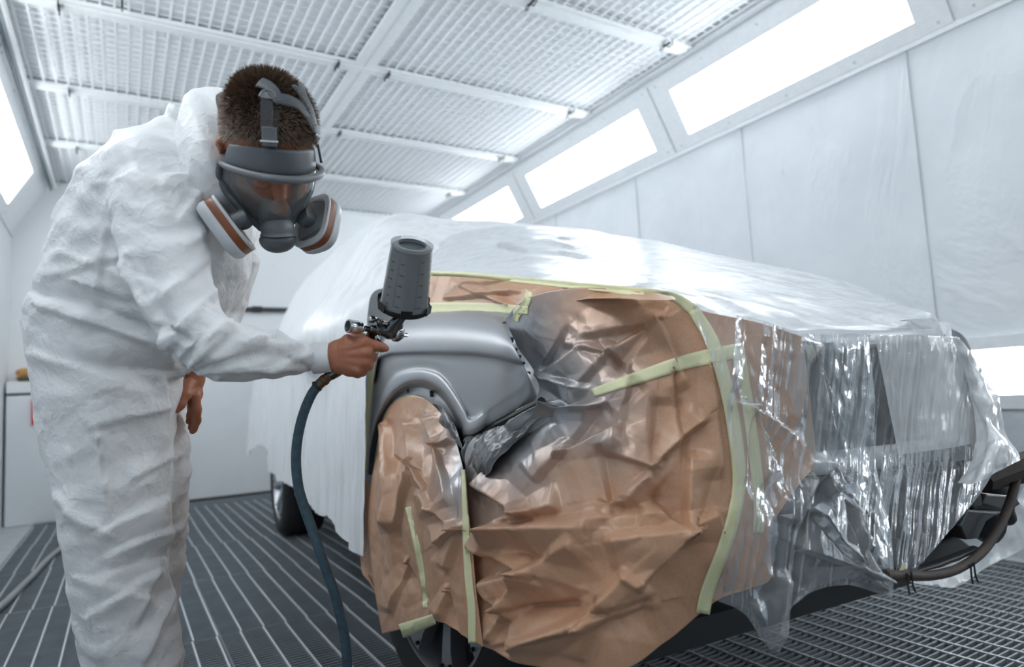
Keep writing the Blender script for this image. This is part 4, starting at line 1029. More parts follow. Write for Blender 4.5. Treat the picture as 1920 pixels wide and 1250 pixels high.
rowsS = [[(1292, 560, .075), (1345, 584, .085), (1420, 598, .075), (1500, 622, .07), (1560, 624, .07), (1625, 626, .07)],
         [(1340, 690, .085), (1385, 700, .08), (1440, 712, .065), (1500, 722, .06), (1560, 730, .06), (1640, 735, .06)],
         [(1372, 830, .09), (1415, 842, .08), (1470, 852, .065), (1530, 862, .06), (1580, 865, .055), (1640, 862, .05)],
         [(1382, 950, .10), (1425, 958, .09), (1480, 962, .08), (1540, 965, .08), (1600, 962, .075), (1660, 950, .07)],
         [(1360, 1045, .10), (1415, 1060, .09), (1465, 1065, .08), (1530, 1055, .085), (1600, 1045, .085), (1674, 1040, .08)],
         [(1336, 1122, .08), (1395, 1150, .08), (1448, 1216, .07), (1492, 1128, .08), (1580, 1096, .085), (1672, 1121, .08)]]
F_S = star(1600, 1060, (-80, -110, .02, 26), (-20, -150, .018, 24), (60, 50, .02, 24), (-110, -40, .016, 26)) + star(1448, 1214, (25, -150, .02, 22), (-40, -90, .014, 22), (60, -110, .016, 18)) + star(1520, 640, (30, 190, .012, 16), (-30, 160, .012, 16), (60, 210, .012, 18)) + star(1535, 870, (90, 160, .014, 26), (-50, 120, .014, 24), (30, 60, .012, 20)) + star(1400, 760, (60, 140, .014, 22), (-10, 150, .012, 18), (90, 60, .01, 18))
fS = crumpled('plastic_film', rowsS, 240, 240, M['film_skirt'], F_S, ((9, 0.010), (20, 0.006), (45, 0.0022)), 71, thick=0, extra=pleats(42, 9, 0.006), stretch=(1, 1, .6))
tag(fS, 'wrinkled clear film over the front corner with a drooping pointed hem', 'plastic sheet', 'clear plastic sheets on the car')
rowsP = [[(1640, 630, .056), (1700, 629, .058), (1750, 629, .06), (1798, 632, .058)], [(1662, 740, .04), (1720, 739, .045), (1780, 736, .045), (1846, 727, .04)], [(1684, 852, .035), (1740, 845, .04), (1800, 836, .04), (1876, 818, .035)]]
fP = crumpled('plastic_film', rowsP, 110, 90, M['film_reflection'], (), ((9, 0.002),), 101, thick=0, extra=pleats(9, 15, 0.0022))  # extra panel over the nose film; its whiteness imitates a reflection
tag(fP, 'added milky film panel imitating the bright reflection on the nose between bonnet edge and crossmember', 'plastic sheet', 'clear plastic sheets on the car')
rowsR = [[(1786, 632, .06), (1805, 640, .07), (1826, 668, .06), (1842, 690, .04)], [(1815, 720, .05), (1838, 725, .07), (1858, 735, .06), (1874, 760, .03)], [(1828, 800, .05), (1850, 800, .08), (1872, 800, .08), (1890, 815, .03)],
         [(1822, 860, .05), (1850, 845, .10), (1880, 830, .10), (1914, 850, .05)], [(1795, 905, .05), (1830, 905, .10), (1868, 885, .10), (1914, 862, .06)]]
fR = crumpled('plastic_film', rowsR, 90, 120, M['film_scrap'], (), ((9, 0.016), (20, 0.009), (45, 0.003)), 81, thick=0)
tag(fR, 'bunched white film on the far corner of the car nose', 'plastic sheet', 'clear plastic sheets on the car')
def flat_y(x, y, o): return on(x, y, 'Y', 0.86+o)
rowsT = [[(1690, 1062, .0), (1745, 1050, .03), (1800, 1030, .06), (1850, 1010, .05), (1895, 960, .03), (1935, 880, .0)], [(1700, 1080, .0), (1750, 1078, .04), (1810, 1065, .08), (1858, 1040, .06), (1910, 1000, .03), (1950, 940, .0)], [(1712, 1092, .0), (1765, 1100, .03), (1800, 1097, .05), (1852, 1062, .05), (1915, 1030, .03), (1955, 990, .0)]]
fT = crumpled('plastic_film', rowsT, 100, 50, M['film_scrap'], (), ((8, 0.016), (20, 0.008)), 91, thick=0, surf=flat_y)
tag(fT, 'white film scrap hanging below the bare front end behind the hose', 'plastic sheet', 'clear plastic sheets on the car')
# ------------------------------------------------------------------ the painter
def st(L, R, z, t):                # one girth of a limb: two outline points, distance, half thickness
    a = at(L[0], L[1], z); b = at(R[0], R[1], z); return ((a+b)/2, (b-a)/2, t)
PERSON_AT = at(240, 1560, 1.42); PERSON_AT[2] = 0.0
# head frame: r to his right, f where he looks, u up through the crown
phi, the, rol = math.radians(46), math.radians(51), math.radians(-12)
cv = lambda x, y, z: RIGHT*x+UP*y+FWD*z
HF = cv(math.sin(phi)*math.cos(the), -math.sin(the), -math.cos(phi)*math.cos(the))
HU = cv(math.sin(phi)*math.sin(the), math.cos(the), -math.cos(phi)*math.sin(the))
HR = np.cross(HF, HU)
HR, HU = HR*math.cos(rol)+HU*math.sin(rol), HU*math.cos(rol)-HR*math.sin(rol)
HC = at(500, 269, 1.245)
def hl(x, y, z): return HC+HR*x+HF*y+HU*z
def hv(x, y, z): return HR*x+HF*y+HU*z
def he(b, c, s, k=0.012): return b.ell(hl(*c), HR*s[0], HF*s[1], HU*s[2], k)
hd = Body()
he(hd, (0, -.006, .02), (.077, .099, .095)); he(hd, (0, .035, -.04), (.063, .062, .088), .02); he(hd, (0, .042, -.095), (.050, .046, .038), .02); he(hd, (0, .078, -.117), (.022, .016, .016), .015)
he(hd, (0, .082, -.002), (.050, .016, .012), .012)
for s in (-1, 1):
    he(hd, (s*.040, .064, -.048), (.024, .026, .026), .015)
    hd.carve(hl(s*.031, .102, -.018), HR*.016, HF*.014, HU*.011, .008)
    he(hd, (s*.031, .088, -.018), (.014, .012, .010), .005)          # lids
    he(hd, (s*.011, .108, -.060), (.009, .010, .008), .006)
hd.cone(hl(0, .093, -.012), hl(0, .120, -.056), .009, .012, .012)
he(hd, (0, .094, -.087), (.023, .010, .006), .006); he(hd, (0, .092, -.096), (.020, .010, .006), .005)
for s in (-1, 1):
    hd.ell(hl(s*.079, -.012, -.028), hv(.007*s, -.006, 0)*1.0, hv(.006*s, .018, .004), hv(0, -.008, .031), .006)
    hd.carve(hl(s*.088, -.006, -.026), hv(.006, 0, 0), hv(0, .009, 0), hv(0, -.003, .018), .005)
    hd.cone(hl(s*.077, .004, -.052), hl(s*.076, .002, -.046), .007, .006, .006)
hd.cone(hl(0, -.035, -.05), at(400, 285, 1.41), .060, .062, .02).cone(at(400, 285, 1.41), at(375, 320, 1.44), .062, .09, .03)
Vh, Fh = hd.surface(0.0038); Vh = relax(Vh, Fh, 1, 0.4)
# right hand on the spray gun
def hp(x, y, z): return at(x, y, z)
rh = Body()
rh.loft([st((588, 690), (590, 650), 1.305, .022), st((612, 693), (610, 650), 1.305, .021), st((630, 699), (632, 640), 1.30, .018), st((652, 704), (655, 628), 1.295, .017), st((676, 700), (682, 632), 1.292, .016), st((688, 692), (694, 640), 1.294, .013)], .012)
FR = [  # knuckle, middle joint, end joint, tip: pixel and distance
    [(684, 641, 1.288), (704, 648, 1.292), (716, 651, 1.302), (723, 653, 1.312)],
    [(688, 662, 1.286), (697, 669, 1.306), (690, 676, 1.338), (671, 676, 1.346)],
    [(684, 680, 1.288), (690, 685, 1.308), (682, 690, 1.338), (664, 690, 1.346)],
    [(673, 695, 1.292), (679, 697, 1.310), (671, 701, 1.334), (655, 700, 1.340)]]
FRr = [[.0115, .0098, .0088, .0072], [.0118, .0102, .0090, .0074], [.0112, .0098, .0086, .0072], [.0098, .0086, .0076, .0064]]
for pts, rr in zip(FR, FRr): rh.chain([hp(*p) for p in pts], rr, .006)
for i, p in enumerate(((684, 641, 1.284), (687, 661, 1.281), (683, 679, 1.283), (672, 693, 1.288))): rh.ell(hp(*p), RIGHT*.010, UP*.009, FWD*.009, .007)
rh.chain([hp(632, 656, 1.315), hp(652, 640, 1.338), hp(674, 634, 1.352), hp(692, 633, 1.352)], [.016, .0125, .0105, .008], .01)
for a_, b_2 in (((640, 655, 1.282), (680, 645, 1.279)), ((640, 664, 1.281), (683, 662, 1.277)), ((640, 674, 1.282), (680, 680, 1.279)), ((640, 684, 1.285), (668, 692, 1.284))):
    rh.cone(hp(*a_), hp(*b_2), .0035, .0045, .006)
Vr, Fr = rh.surface(0.0024)
# left hand resting on the left knee
lh = Body()
lh.loft([st((340, 688), (390, 690), 1.535, .026), st((350, 712), (381, 716), 1.53, .018), st((350, 738), (377, 742), 1.52, .015), st((354, 758), (372, 765), 1.51, .013)], .012)
LF = [[(366, 742, 1.500), (369, 768, 1.502), (369, 788, 1.512), (364, 806, 1.522)], [(362, 745, 1.520), (366, 772, 1.528), (366, 792, 1.538), (361, 808, 1.545)], [(360, 745, 1.540), (363, 770, 1.552), (362, 788, 1.562), (358, 802, 1.568)], [(358, 742, 1.558), (360, 762, 1.570), (358, 778, 1.580), (354, 790, 1.585)]]
for pts in LF: lh.chain([at(*p) for p in pts], [.0115, .0100, .0090, .0072], .006)
lh.chain([at(352, 720, 1.50), at(346, 740, 1.475), at(338, 758, 1.462), at(332, 768, 1.456)], [.015, .0115, .0098, .0075], .01)
Vl, Fl = lh.surface(0.0028)
# the rest of the body under the suit
bd = Body()
TORSO = [st((98, 800), (318, 800), 1.42, .16), st((71, 690), (340, 690), 1.41, .17), st((56, 605), (380, 645), 1.40, .175), st((90, 500), (436, 575), 1.40, .18), st((118, 420), (478, 500), 1.40, .19), st((162, 340), (484, 430), 1.40, .20), st((225, 278), (466, 360), 1.40, .19), st((300, 246), (440, 312), 1.40, .145), st((355, 240), (425, 295), 1.41, .085)]
SLEEVE = [st((190, 325), (380, 322), 1.285, .100), st((196, 400), (394, 402), 1.23, .090), st((222, 490), (404, 490), 1.19, .084), st((262, 585), (416, 560), 1.17, .08), st((312, 668), (432, 590), 1.155, .078), st((366, 716), (458, 600), 1.17, .072), st((430, 721), (498, 604), 1.20, .066), st((495, 718), (540, 614), 1.245, .060), st((548, 714), (566, 626), 1.28, .052), st((580, 708), (583, 638), 1.30, .040), st((592, 700), (592, 644), 1.304, .031)]
SLEEVE2 = [st((395, 390), (480, 430), 1.57, .08), st((402, 470), (492, 500), 1.60, .075), st((398, 560), (470, 575), 1.61, .07), st((388, 640), (450, 650), 1.59, .06), st((352, 680), (402, 690), 1.55, .048)]
LEG = [st((85, 740), (328, 740), 1.375, .155), st((98, 830), (318, 830), 1.37, .145), st((107, 910), (326, 905), 1.365, .138), st((112, 985), (325, 985), 1.36, .13), st((132, 1075), (317, 1070), 1.36, .125), st((152, 1170), (330, 1165), 1.365, .12), st((164, 1250), (345, 1250), 1.37, .115), st((172, 1360), (338, 1360), 1.375, .105), st((190, 1490), (330, 1490), 1.38, .095), st((205, 1530), (325, 1530), 1.385, .085)]
LEG2 = [st((215, 745), (345, 752), 1.56, .12), st((225, 830), (360, 820), 1.57, .115), st((232, 900), (361, 890), 1.58, .11), st((236, 985), (357, 980), 1.60, .105), st((240, 1060), (351, 1060), 1.62, .10), st((245, 1125), (338, 1125), 1.63, .095), st((240, 1220), (335, 1220), 1.64, .095), st((238, 1330), (330, 1330), 1.65, .09), st((245, 1410), (325, 1410), 1.66, .08)]
def slim(L, k): return [(c, a*k, t*k) for c, a, t in L]
for L_, k_ in ((TORSO, .68), (SLEEVE, .42), (SLEEVE2, .45), (LEG, .55), (LEG2, .55)): bd.loft(slim(L_, k_), .03)
Vb, Fb = bd.surface(0.014)
Vs = [Vh, Vr, Vl, Vb]; Fs = []; o_ = 0
for v, f in zip(Vs, (Fh, Fr, Fl, Fb)): Fs.append(f+o_); o_ += len(v)
person = mesh('person', np.vstack(Vs), np.vstack(Fs), M['skin'])
tag(person, 'person in white hooded coverall bending forward, right hand raised, left hand on the knee', 'person')
# coverall
cb = Body()
cb.loft(TORSO, .03).loft(SLEEVE, .025).loft(SLEEVE2, .02).loft(LEG, .03).loft(LEG2, .02)
cb.ell(at(385, 300, 1.41), RIGHT*.06, UP*.05, FWD*.10, .03)
cb.carve(hl(0, -.02, -.03), HR*.088, HF*.10, HU*.10, .012)
for p in ((205, 1545, 1.38), ):
    pass
Vc, Fc = cb.surface(0.0065, None, 0.014); Vc = relax(Vc, Fc, 2, 0.5)
Nc = vert_normals(Vc, Fc); px = project(Vc); facing = np.clip(((EYE-Vc)*Nc).sum(1)*2.0, 0, 1)
if (Nc*(Vc-Vc.mean(0))).sum() < 0: Nc = -Nc; facing = np.clip(((EYE-Vc)*Nc).sum(1)*2.0, 0, 1)
h_ = 0.020*creases(Vc, 5, 3)+0.012*creases(Vc*np.array([1, 1, 1.3]), 10, 6)+0.002*creases(Vc, 24, 8)
CF = [((62, 548), (200, 585), -.016, 20), ((345, 628), (160, 572), -.020, 22), ((75, 575), (330, 655), .018, 24), ((110, 470), (300, 540), .012, 24), ((95, 520), (250, 470), .010, 20), ((240, 560), (120, 520), .010, 18), ((60, 660), (240, 720), .014, 26), ((330, 700), (200, 690), -.012, 26), ((300, 770), (160, 800), .012, 26), ((310, 720), (320, 900), .010, 22),
      ((350, 695), (450, 600), .014, 18), ((352, 700), (505, 640), .014, 18), ((360, 705), (570, 690), .012, 16), ((345, 690), (400, 600), -.012, 18), ((355, 700), (480, 670), -.012, 18), ((340, 690), (215, 470), .016, 20), ((330, 680), (260, 480), -.012, 20), ((400, 480), (300, 560), .010, 20), ((405, 540), (300, 640), .012, 18), ((410, 420), (340, 470), .010, 18),
      ((440, 600), (380, 640), .010, 14), ((540, 620), (440, 650), .010, 14), ((585, 640), (500, 640), .008, 12), ((585, 660), (490, 700), .008, 12), ((585, 690), (520, 660), -.008, 12),
      ((250, 300), (330, 420), .008, 26), ((180, 340), (260, 330), .008, 22), ((200, 400), (180, 560), .010, 22), ((385, 330), (300, 330), .012, 16), ((380, 345), (330, 420), .010, 16), ((440, 340), (420, 480), .010, 16), ((410, 330), (400, 400), -.010, 14),
      ((185, 820), (208, 985), .012, 12), ((160, 790), (185, 830), .010, 12), ((200, 990), (330, 930), .014, 22), ((205, 1000), (130, 940), .012, 22), ((325, 990), (190, 1050), .016, 22), ((320, 1040), (170, 1080), -.012, 24), ((150, 1080), (300, 1130), .012, 22), ((170, 1150), (320, 1060), .012, 22), ((320, 1010), (250, 1180), .012, 20), ((325, 1120), (265, 1250), .016, 20), ((160, 1120), (190, 1240), .010, 16), ((110, 930), (180, 990), .012, 18), ((320, 860), (240, 900), .012, 20), ((130, 850), (150, 980), .008, 18),
      ((362, 830), (330, 860), .010, 14), ((360, 870), (325, 930), .010, 14), ((358, 960), (325, 1000), .010, 14)]
h_ = h_-h_.mean()-0.003
for f in CF: h_ += 0.72*seg_ridge(px, *f)*facing
cuffz = np.clip(np.linalg.norm(Vc-at(592, 672, 1.304), axis=1)/0.05, 0.1, 1)
Vc = Vc+Nc*(h_*cuffz)[:, None]
cov = mesh('coverall', Vc, Fc, M['coverall'], person, label='baggy white hooded coverall, creased like paper')
# hood pushed back off the head: a loose tube of fabric from the shoulders to its open rim
rim_ = [(446, 345, 1.262), (434, 312, 1.245), (420, 268, 1.245), (410, 222, 1.275), (404, 190, 1.33), (416, 180, 1.41), (450, 200, 1.47), (476, 260, 1.48), (476, 320, 1.42), (462, 352, 1.32)]
flare = [(452, 362, 1.252), (424, 330, 1.225), (398, 278, 1.215), (378, 222, 1.245), (362, 180, 1.32), (385, 170, 1.43), (440, 185, 1.52), (490, 260, 1.53), (492, 335, 1.45), (474, 370, 1.33)]
mid_ = [(452, 378, 1.25), (414, 350, 1.215), (380, 300, 1.20), (356, 240, 1.235), (352, 196, 1.32), (375, 188, 1.45), (430, 205, 1.55), (486, 280, 1.56), (496, 350, 1.47), (478, 386, 1.33)]
base_ = [(452, 410, 1.285), (405, 395, 1.25), (355, 340, 1.23), (325, 275, 1.27), (325, 248, 1.37), (350, 245, 1.49), (410, 260, 1.58), (470, 320, 1.58), (490, 385, 1.50), (476, 420, 1.37)]
def loop(L, n):
    Q = [at(*p) for p in L]; return spline(Q[-2:]+Q+Q[:3], n*2)[:, :] if False else cr1(np.array(Q+Q[:1]), n)
LP = [loop(l, 120) for l in (base_, mid_, flare, rim_)]
inner = [(p*0.93+LP[2].mean(0)*0.07) for p in LP[1]]
G = cr1(np.array(LP), 46); N = face_eye(G, grid_normals(G)); 
cen = G.mean((0, 1)); 
if (N*(G-cen)).sum() < 0: N = -N
P = G.reshape(-1, 3); k_ = np.repeat(np.linspace(0, 1, 46), 120)
P = P+N.reshape(-1, 3)*((0.022*creases(P, 6, 5)+0.008*creases(P, 14, 7)+0.004)*np.clip(k_*4, 0.2, 1))[:, None]
hood = mesh('coverall_hood', P, grid_faces(46, 120), M['coverall'], person, label='loose white hood pushed back behind the neck'); mod(hood, 'SOLIDIFY', thickness=0.0025, offset=-1)
# knit cuff, zip, hem shoes
q = MB(); cc = [at(588, 672, 1.303), at(600, 671, 1.303), at(612, 670, 1.303), at(622, 669, 1.303)]
q.tube(cc, [.031, .0305, .030, .0295], 28, True); cu = q.build('cuff', M['cuff'], person, True, 'white knit cuff at the right wrist')
mod(cu, 'SOLIDIFY', thickness=0.002)
q = MB(); q.tube(spline([at(423, 296, 1.325), at(429, 312, 1.318), at(438, 330, 1.308), at(441, 338, 1.305)], 10), [.004, .0045, .0045, .004, .004, .004, .004, .004, .003, .002], 6); q.obox(at(436, 341, 1.303), RIGHT*.004, UP*.006, FWD*.002)
q.build('zip', M['dark'], cov, True, 'dark zip end at the collar')
for (x, y, z) in ((262, 1530, 1.37), (290, 1405, 1.63)):
    b_ = Body(); p = at(x, y, z); p[2] = 0.05
    b_.ell(p+np.array([0.07, -0.03, 0]), np.array([.15, -.06, 0]), np.array([.02, .05, 0]), np.array([0, 0, .052]), .02).ell(p+np.array([0, 0, .05]), np.array([.06, 0, 0]), np.array([0, .055, 0]), np.array([0, 0, .07]), .02)
    V, F = b_.surface(0.011); V[:, 2] = np.maximum(V[:, 2], 0.004); mesh('shoe', V, F, M['dark'], person)
# hair: cap and short strands
HE = (np.array([.079, .101, .098]), np.array([0, -.006, .021]))
def scalp(d):                      # unit direction in head axes -> point on the scalp
    d = d/np.linalg.norm(d); return HE[1]+HE[0]*d
def hairline(p):
    x, y, z = p
    if y > 0.045: return z-(0.062-0.25*abs(x)+0.6*max(0, y-0.075))
    if y > 0.0: return z-(0.0+1.0*max(0, y-0.005)+0.0)
    return z-(-0.030-0.35*max(0, -y-0.03))
nt_, np_ = 48, 72; V = []; F = []
for i in range(nt_):
    for j in range(np_):
        t = PI*0.72*i/(nt_-1); a = 2*PI*j/np_
        V.append(scalp(np.array([math.sin(t)*math.cos(a), math.sin(t)*math.sin(a), math.cos(t)]))*1.0)
keep = [hairline(v) > 0 for v in V]
for i in range(nt_-1):
    for j in range(np_):
        ids = (i*np_+j, i*np_+(j+1) % np_, (i+1)*np_+(j+1) % np_, (i+1)*np_+j)
        if all(keep[k] for k in ids): F.append(ids)
cap = [hl(*v) for v in V]
SV = [tuple(c) for c in cap]; SF = list(F); cnt = 0
while cnt < 15000:
    d = RNG.normal(size=3); p = scalp(d); hlv = hairline(p)
    if hlv < 0.002+0.006*RNG.random(): continue
    cnt += 1
    nrm = p-HE[1]; nrm = nrm/HE[0]**2; nrm /= np.linalg.norm(nrm)
    top = np.clip((p[2]-0.03)/0.06, 0, 1)
    L = 0.006+0.020*top+0.004*RNG.random(); lean = np.array([0.15*RNG.normal(), 0.55*(1 if p[2] > .06 else -0.1), -0.55*(1-top)])+0.18*RNG.normal(size=3)
    dr = nrm*(0.35+0.5*top)+lean*0.7; dr /= np.linalg.norm(dr); side_ = np.cross(dr, nrm+0.1); side_ /= np.linalg.norm(side_); w = 0.0007
    a = p-nrm*0.001; b = a+dr*L*0.6; c = a+dr*L+(-nrm*0.15+np.array([0, 0.25, -0.1]))*L*0.3
    k = len(SV); SV += [tuple(hl(*(a-side_*w))), tuple(hl(*(a+side_*w))), tuple(hl(*(b+side_*w*.8))), tuple(hl(*(b-side_*w*.8))), tuple(hl(*c))]
    SF += [(k, k+1, k+2, k+3), (k+3, k+2, k+4)]
mesh('hair', SV, SF, M['hair'], person, label='short brown hair, shorn at the sides')
# brows, eyes behind the visor
for s in (-1, 1):
    q = MB(); q.tube([hl(s*.014, .099, .0), hl(s*.03, .097, .006), hl(s*.048, .087, .0)], [.003, .0035, .002], 6); q.build('eyebrow', M['hair'], person)

# ------------------------------------------------------------------ full-face respirator
RES = empty('respirator', HC, 'grey full-face respirator with clear visor and two filters on the painter\'s head', 'respirator')
def lensR(z): return np.interp(z, [-.113, -.09, -.055, -.02, .03, .05], [.118, .126, .131, .131, .124, .116])
def lensX(z): return np.interp(z, [-.113, -.09, -.055, -.02, .03, .05], [.056, .072, .086, .091, .089, .085])
def lensA(z): return np.radians(np.interp(z, [-.113, -.095, -.062, -.03, .03], [26, 42, 64, 74, 76]))
def zw(a, z): return z-.046*(a/1.22)**2*np.clip((z+.113)/.143, 0, 1)**1.3
def lens(a, z, out=0.0): return np.array([(lensX(z)+out)*math.sin(a), 0.001+(lensR(z)+out)*math.cos(a), zw(a, z)])
Z_ = np.linspace(-.113, .03, 24); P = []
for z in Z_:
    A = lensA(z)
    for u in np.linspace(-1, 1, 41): P.append(hl(*lens(u*A, z)))
mesh('visor', P, grid_faces(24, 41), M['visor'], RES, label='clear curved visor')
# frame round the lens: both sides and below
q = MB()
loop = [lens(lensA(z), z, .002) for z in Z_[::-1]]+[lens(u*lensA(-.113), -.113, .002) for u in np.linspace(1, -1, 9)]+[lens(-lensA(z), z, .002) for z in Z_]
q.tube(spline([hl(*p) for p in loop], 90), .0065, 10); q.build('visor_frame', M['rubber'], RES)
# brow: soft band on the forehead and the brim that stands out over the lens
P = []
for t in np.linspace(0, 1, 9):
    for u in np.linspace(-1, 1, 33):
        a = u*math.radians(74); z = zw(a, .03)-.002+.040*t; k = t**1.3
        x = (lensX(.03)*(1-k)+.080*k)*math.sin(a); y = (.001+lensR(.03)*(1-k)+.104*k*1.0)*math.cos(a)-0.002
        P.append(hl(x, y, z))
bw = mesh('brow_band', P, grid_faces(9, 33), M['rubber'], RES); mod(bw, 'SOLIDIFY', thickness=0.004, offset=1)
q = MB(); brim = []
for u in np.linspace(-1, 1, 41):
    a = u*math.radians(78); rr = .012*(1-abs(u)**4); brim.append(hl((lensX(.03)+rr)*math.sin(a), .003+(lensR(.03)+rr)*math.cos(a), zw(a, .032)))
q.tube(brim, [.0052+.0022*math.cos(u*PI/2) for u in np.linspace(-1, 1, 41)], 12); q.build('brim', M['rubber_lite'], RES)
# face seal from the frame back to the cheeks and chin
P = []
for t in np.linspace(0, 1, 6):
    for z, sgn in [(z, 1) for z in Z_[::-1]]+[(-.116, s) for s in np.linspace(.9, -.9, 9)]+[(z, -1) for z in Z_]:
        A = lensA(z)*sgn; p = lens(A, z); k = t
        tgt = np.array([.068*np.sign(A)*min(1, abs(math.sin(A))+.25) if abs(sgn) == 1 else .05*sgn, .03 if abs(sgn) == 1 else .075, z*0.92-(.006 if abs(sgn) < 1 else 0)])
        P.append(hl(*(p*(1-k)+tgt*k)))
fs = mesh('face_seal', P, grid_faces(6, 57), M['rubber'], RES); mod(fs, 'SOLIDIFY', thickness=0.004, offset=0)
b_ = Body(); he(b_, (0, .096, -.084), (.030, .028, .028), .01); he(b_, (0, .113, -.060), (.013, .012, .016), .012); he(b_, (0, .110, -.108), (.03, .02, .02), .012)
V, F = b_.surface(0.004); mesh('nose_cup', V, F, M['rubber_lite'], RES, label='grey inner nose cup seen through the visor')
# exhalation valve with its cover
pc = hl(0, .126, -.104); pa = hv(0, .62, -.78)
q = MB(); q.lathe(pc-pa*.012, pa, [(.022, -.01), (.030, 0), (.0315, .010), (.0305, .013), (.0305, .018), (.033, .021)], 36); ev = q.build('valve_collar', M['rubber_lite'], RES)
b_ = Body(); px_ = hv(1, 0, 0); py_ = np.cross(pa, px_)
b_.ell(pc+pa*.018, px_*.035, py_*.029, pa*.018, .008).ell(pc+pa*.027+py_*.004, px_*.026, py_*.020, pa*.016, .014)
V, F = b_.surface(0.003); mesh('valve_cover', V, F, M['rubber'], RES)
# two filter cartridges on the cheeks
def cartridge(s):
    c = hl(s*.085, .106, -.110); n_ = hv(s*.80, .16, -.56); n_ /= np.linalg.norm(n_)
    ax1 = hv(0, .75, -.45); ax1 -= n_*(ax1@n_); ax1 /= np.linalg.norm(ax1); ax2 = np.cross(n_, ax1)
    def ring(h, k, m=44):
        out = []
        for i in range(m):
            a = 2*PI*i/m; e = 0.62; ca, sa = math.cos(a), math.sin(a)
            out.append(c+n_*h+ax1*.057*k*np.sign(ca)*abs(ca)**e+ax2*.044*k*np.sign(sa)*abs(sa)**e)
        return out
    def shell(prof, name, mat, parent, label=None):
        V = []; m = 44
        for k, h in prof: V += ring(h, k)
        F = [(i*m+j, i*m+(j+1) % m, (i+1)*m+(j+1) % m, (i+1)*m+j) for i in range(len(prof)-1) for j in range(m)]+[tuple(range(m-1, -1, -1)), tuple((len(prof)-1)*m+j for j in range(m))]
        o = mesh(name, V, F, mat, parent, True, label); recalc(o); o.data.set_sharp_from_angle(angle=0.8); return o
    body_ = shell([(.80, -.016), (.98, -.014), (1.0, -.010), (1.0, .006)], 'filter', M['rubber_lite'], RES)
    shell([(1.004, -.011), (1.012, -.010), (1.012, .004), (1.004, .005)], 'brown_band', M['brown_band'], body_, 'brown colour band round the filter')
    shell([(1.0, .004), (1.03, .006), (1.03, .014), (.97, .022), (.90, .025), (.78, .025), (.76, .021)], 'filter_cover', M['cart'], body_, 'pale grey filter cover')
    shell([(1.0, -.016), (1.02, -.015), (1.02, -.011), (1.0, -.010)], 'filter_rim', M['cart'], body_)
    q = MB(); q.tube([c-n_*.012, c-n_*.03-hv(0, .0, 0), hl(s*.054, .100, -.106)], .017, 16); q.build('filter_mount', M['rubber'], body_)
for s in (1, -1): cartridge(s)
# harness of broad straps on the hair, placed on the head's surface
def skull(x, y, lift):             # where the line of sight meets the head's outer shape
    e = HE[0]+lift; d = ray(x, y); o = EYE-hl(*HE[1])
    B_ = np.stack([HR, HF, HU]); oo = B_@o/e; dd = B_@d/e
    a = dd@dd; b = 2*oo@dd; c = oo@oo-1; disc = b*b-4*a*c
    t = (-b-math.sqrt(max(disc, 0)))/(2*a); p = EYE+d*t; q = B_@(p-hl(*HE[1])); nn = (q/e**2)@B_; return p, nn/np.linalg.norm(nn)
def strap(name, pts, wid, mat, lift=0.010, n=30, th=0.003, parent=RES, ribs=False, label=None):
    px = spline(np.array(pts, float), n); Q = [skull(x, y, lift) for x, y in px]; C_ = np.array([q[0] for q in Q]); N_ = np.array([q[1] for q in Q])
    T = np.gradient(C_, axis=0); T /= np.linalg.norm(T, axis=1)[:, None]; B_ = np.cross(N_, T); B_ /= np.linalg.norm(B_, axis=1)[:, None]
    w = np.interp(np.linspace(0, 1, n), np.linspace(0, 1, len(wid)), wid) if not np.isscalar(wid) else np.full(n, wid)
    P = []
    for i in range(n):
        for j in np.linspace(-1, 1, 7): P.append(C_[i]+B_[i]*w[i]*j-N_[i]*0.002*j*j)
    o = mesh(name, P, grid_faces(n, 7), mat, parent, label=label); mod(o, 'SOLIDIFY', thickness=th, offset=0)
    if ribs:
        rb = MB()
        for i in range(1, n-1): rb.tube([C_[i]-B_[i]*w[i]*.92+N_[i]*.0022, C_[i]+B_[i]*w[i]*.92+N_[i]*.0022], .0011, 5)
        rb.build('ribs', M['rubber_lite'], o, kind='stuff')
    return o
strap('harness_strap', [(508, 318), (506, 285), (508, 250), (513, 215), (522, 185)], [.020, .013, .0125, .010, .009], M['rubber'], .008)
strap('harness_strap', [(604, 305), (597, 270), (585, 225), (565, 190)], [.014, .011, .009, .009], M['rubber'], .009)
strap('harness_plate', [(594, 250), (580, 220), (560, 196), (535, 186), (515, 183)], [.008, .009, .010, .011, .011], M['rubber'], .019)
strap('harness_plate', [(486, 153), (502, 160), (515, 175), (524, 190)], [.012, .011, .011, .009], M['rubber'], .019)
strap('harness_plate', [(566, 160), (572, 180), (584, 205), (592, 235)], [.008, .009, .009, .008], M['rubber'], .02)
strap('tension_strap', [(505, 262), (501, 235), (500, 205), (501, 186)], [.0105, .0105, .0105, .0105], M['strap'], .015, 26, .003, RES, True, 'ribbed strap over the temple')
strap('tension_strap', [(594, 262), (588, 235), (578, 205), (566, 180), (552, 160)], [.006, .006, .006, .006], M['strap'], .018, 26, .003, RES, True, 'ribbed strap on the far side')
for (x, y), s_ in (((505, 256), 1.0), ((594, 246), 0.8)):
    p, n_ = skull(x, y, .018); t_ = UP-n_*(UP@n_); t_ /= np.linalg.norm(t_); b2 = np.cross(n_, t_); q = MB()
    q.obox(p, b2*.0125*s_, t_*.016*s_, n_*.0022); bk = q.build('buckle', M['rubber_lite'], RES, True, bevel=.0015)
    q = MB(); q.tube([p+b2*.015*s_-t_*.008+n_*.003, p-b2*.015*s_-t_*.008+n_*.003], .0022, 8); q.build('buckle_pin', M['chrome'], bk)
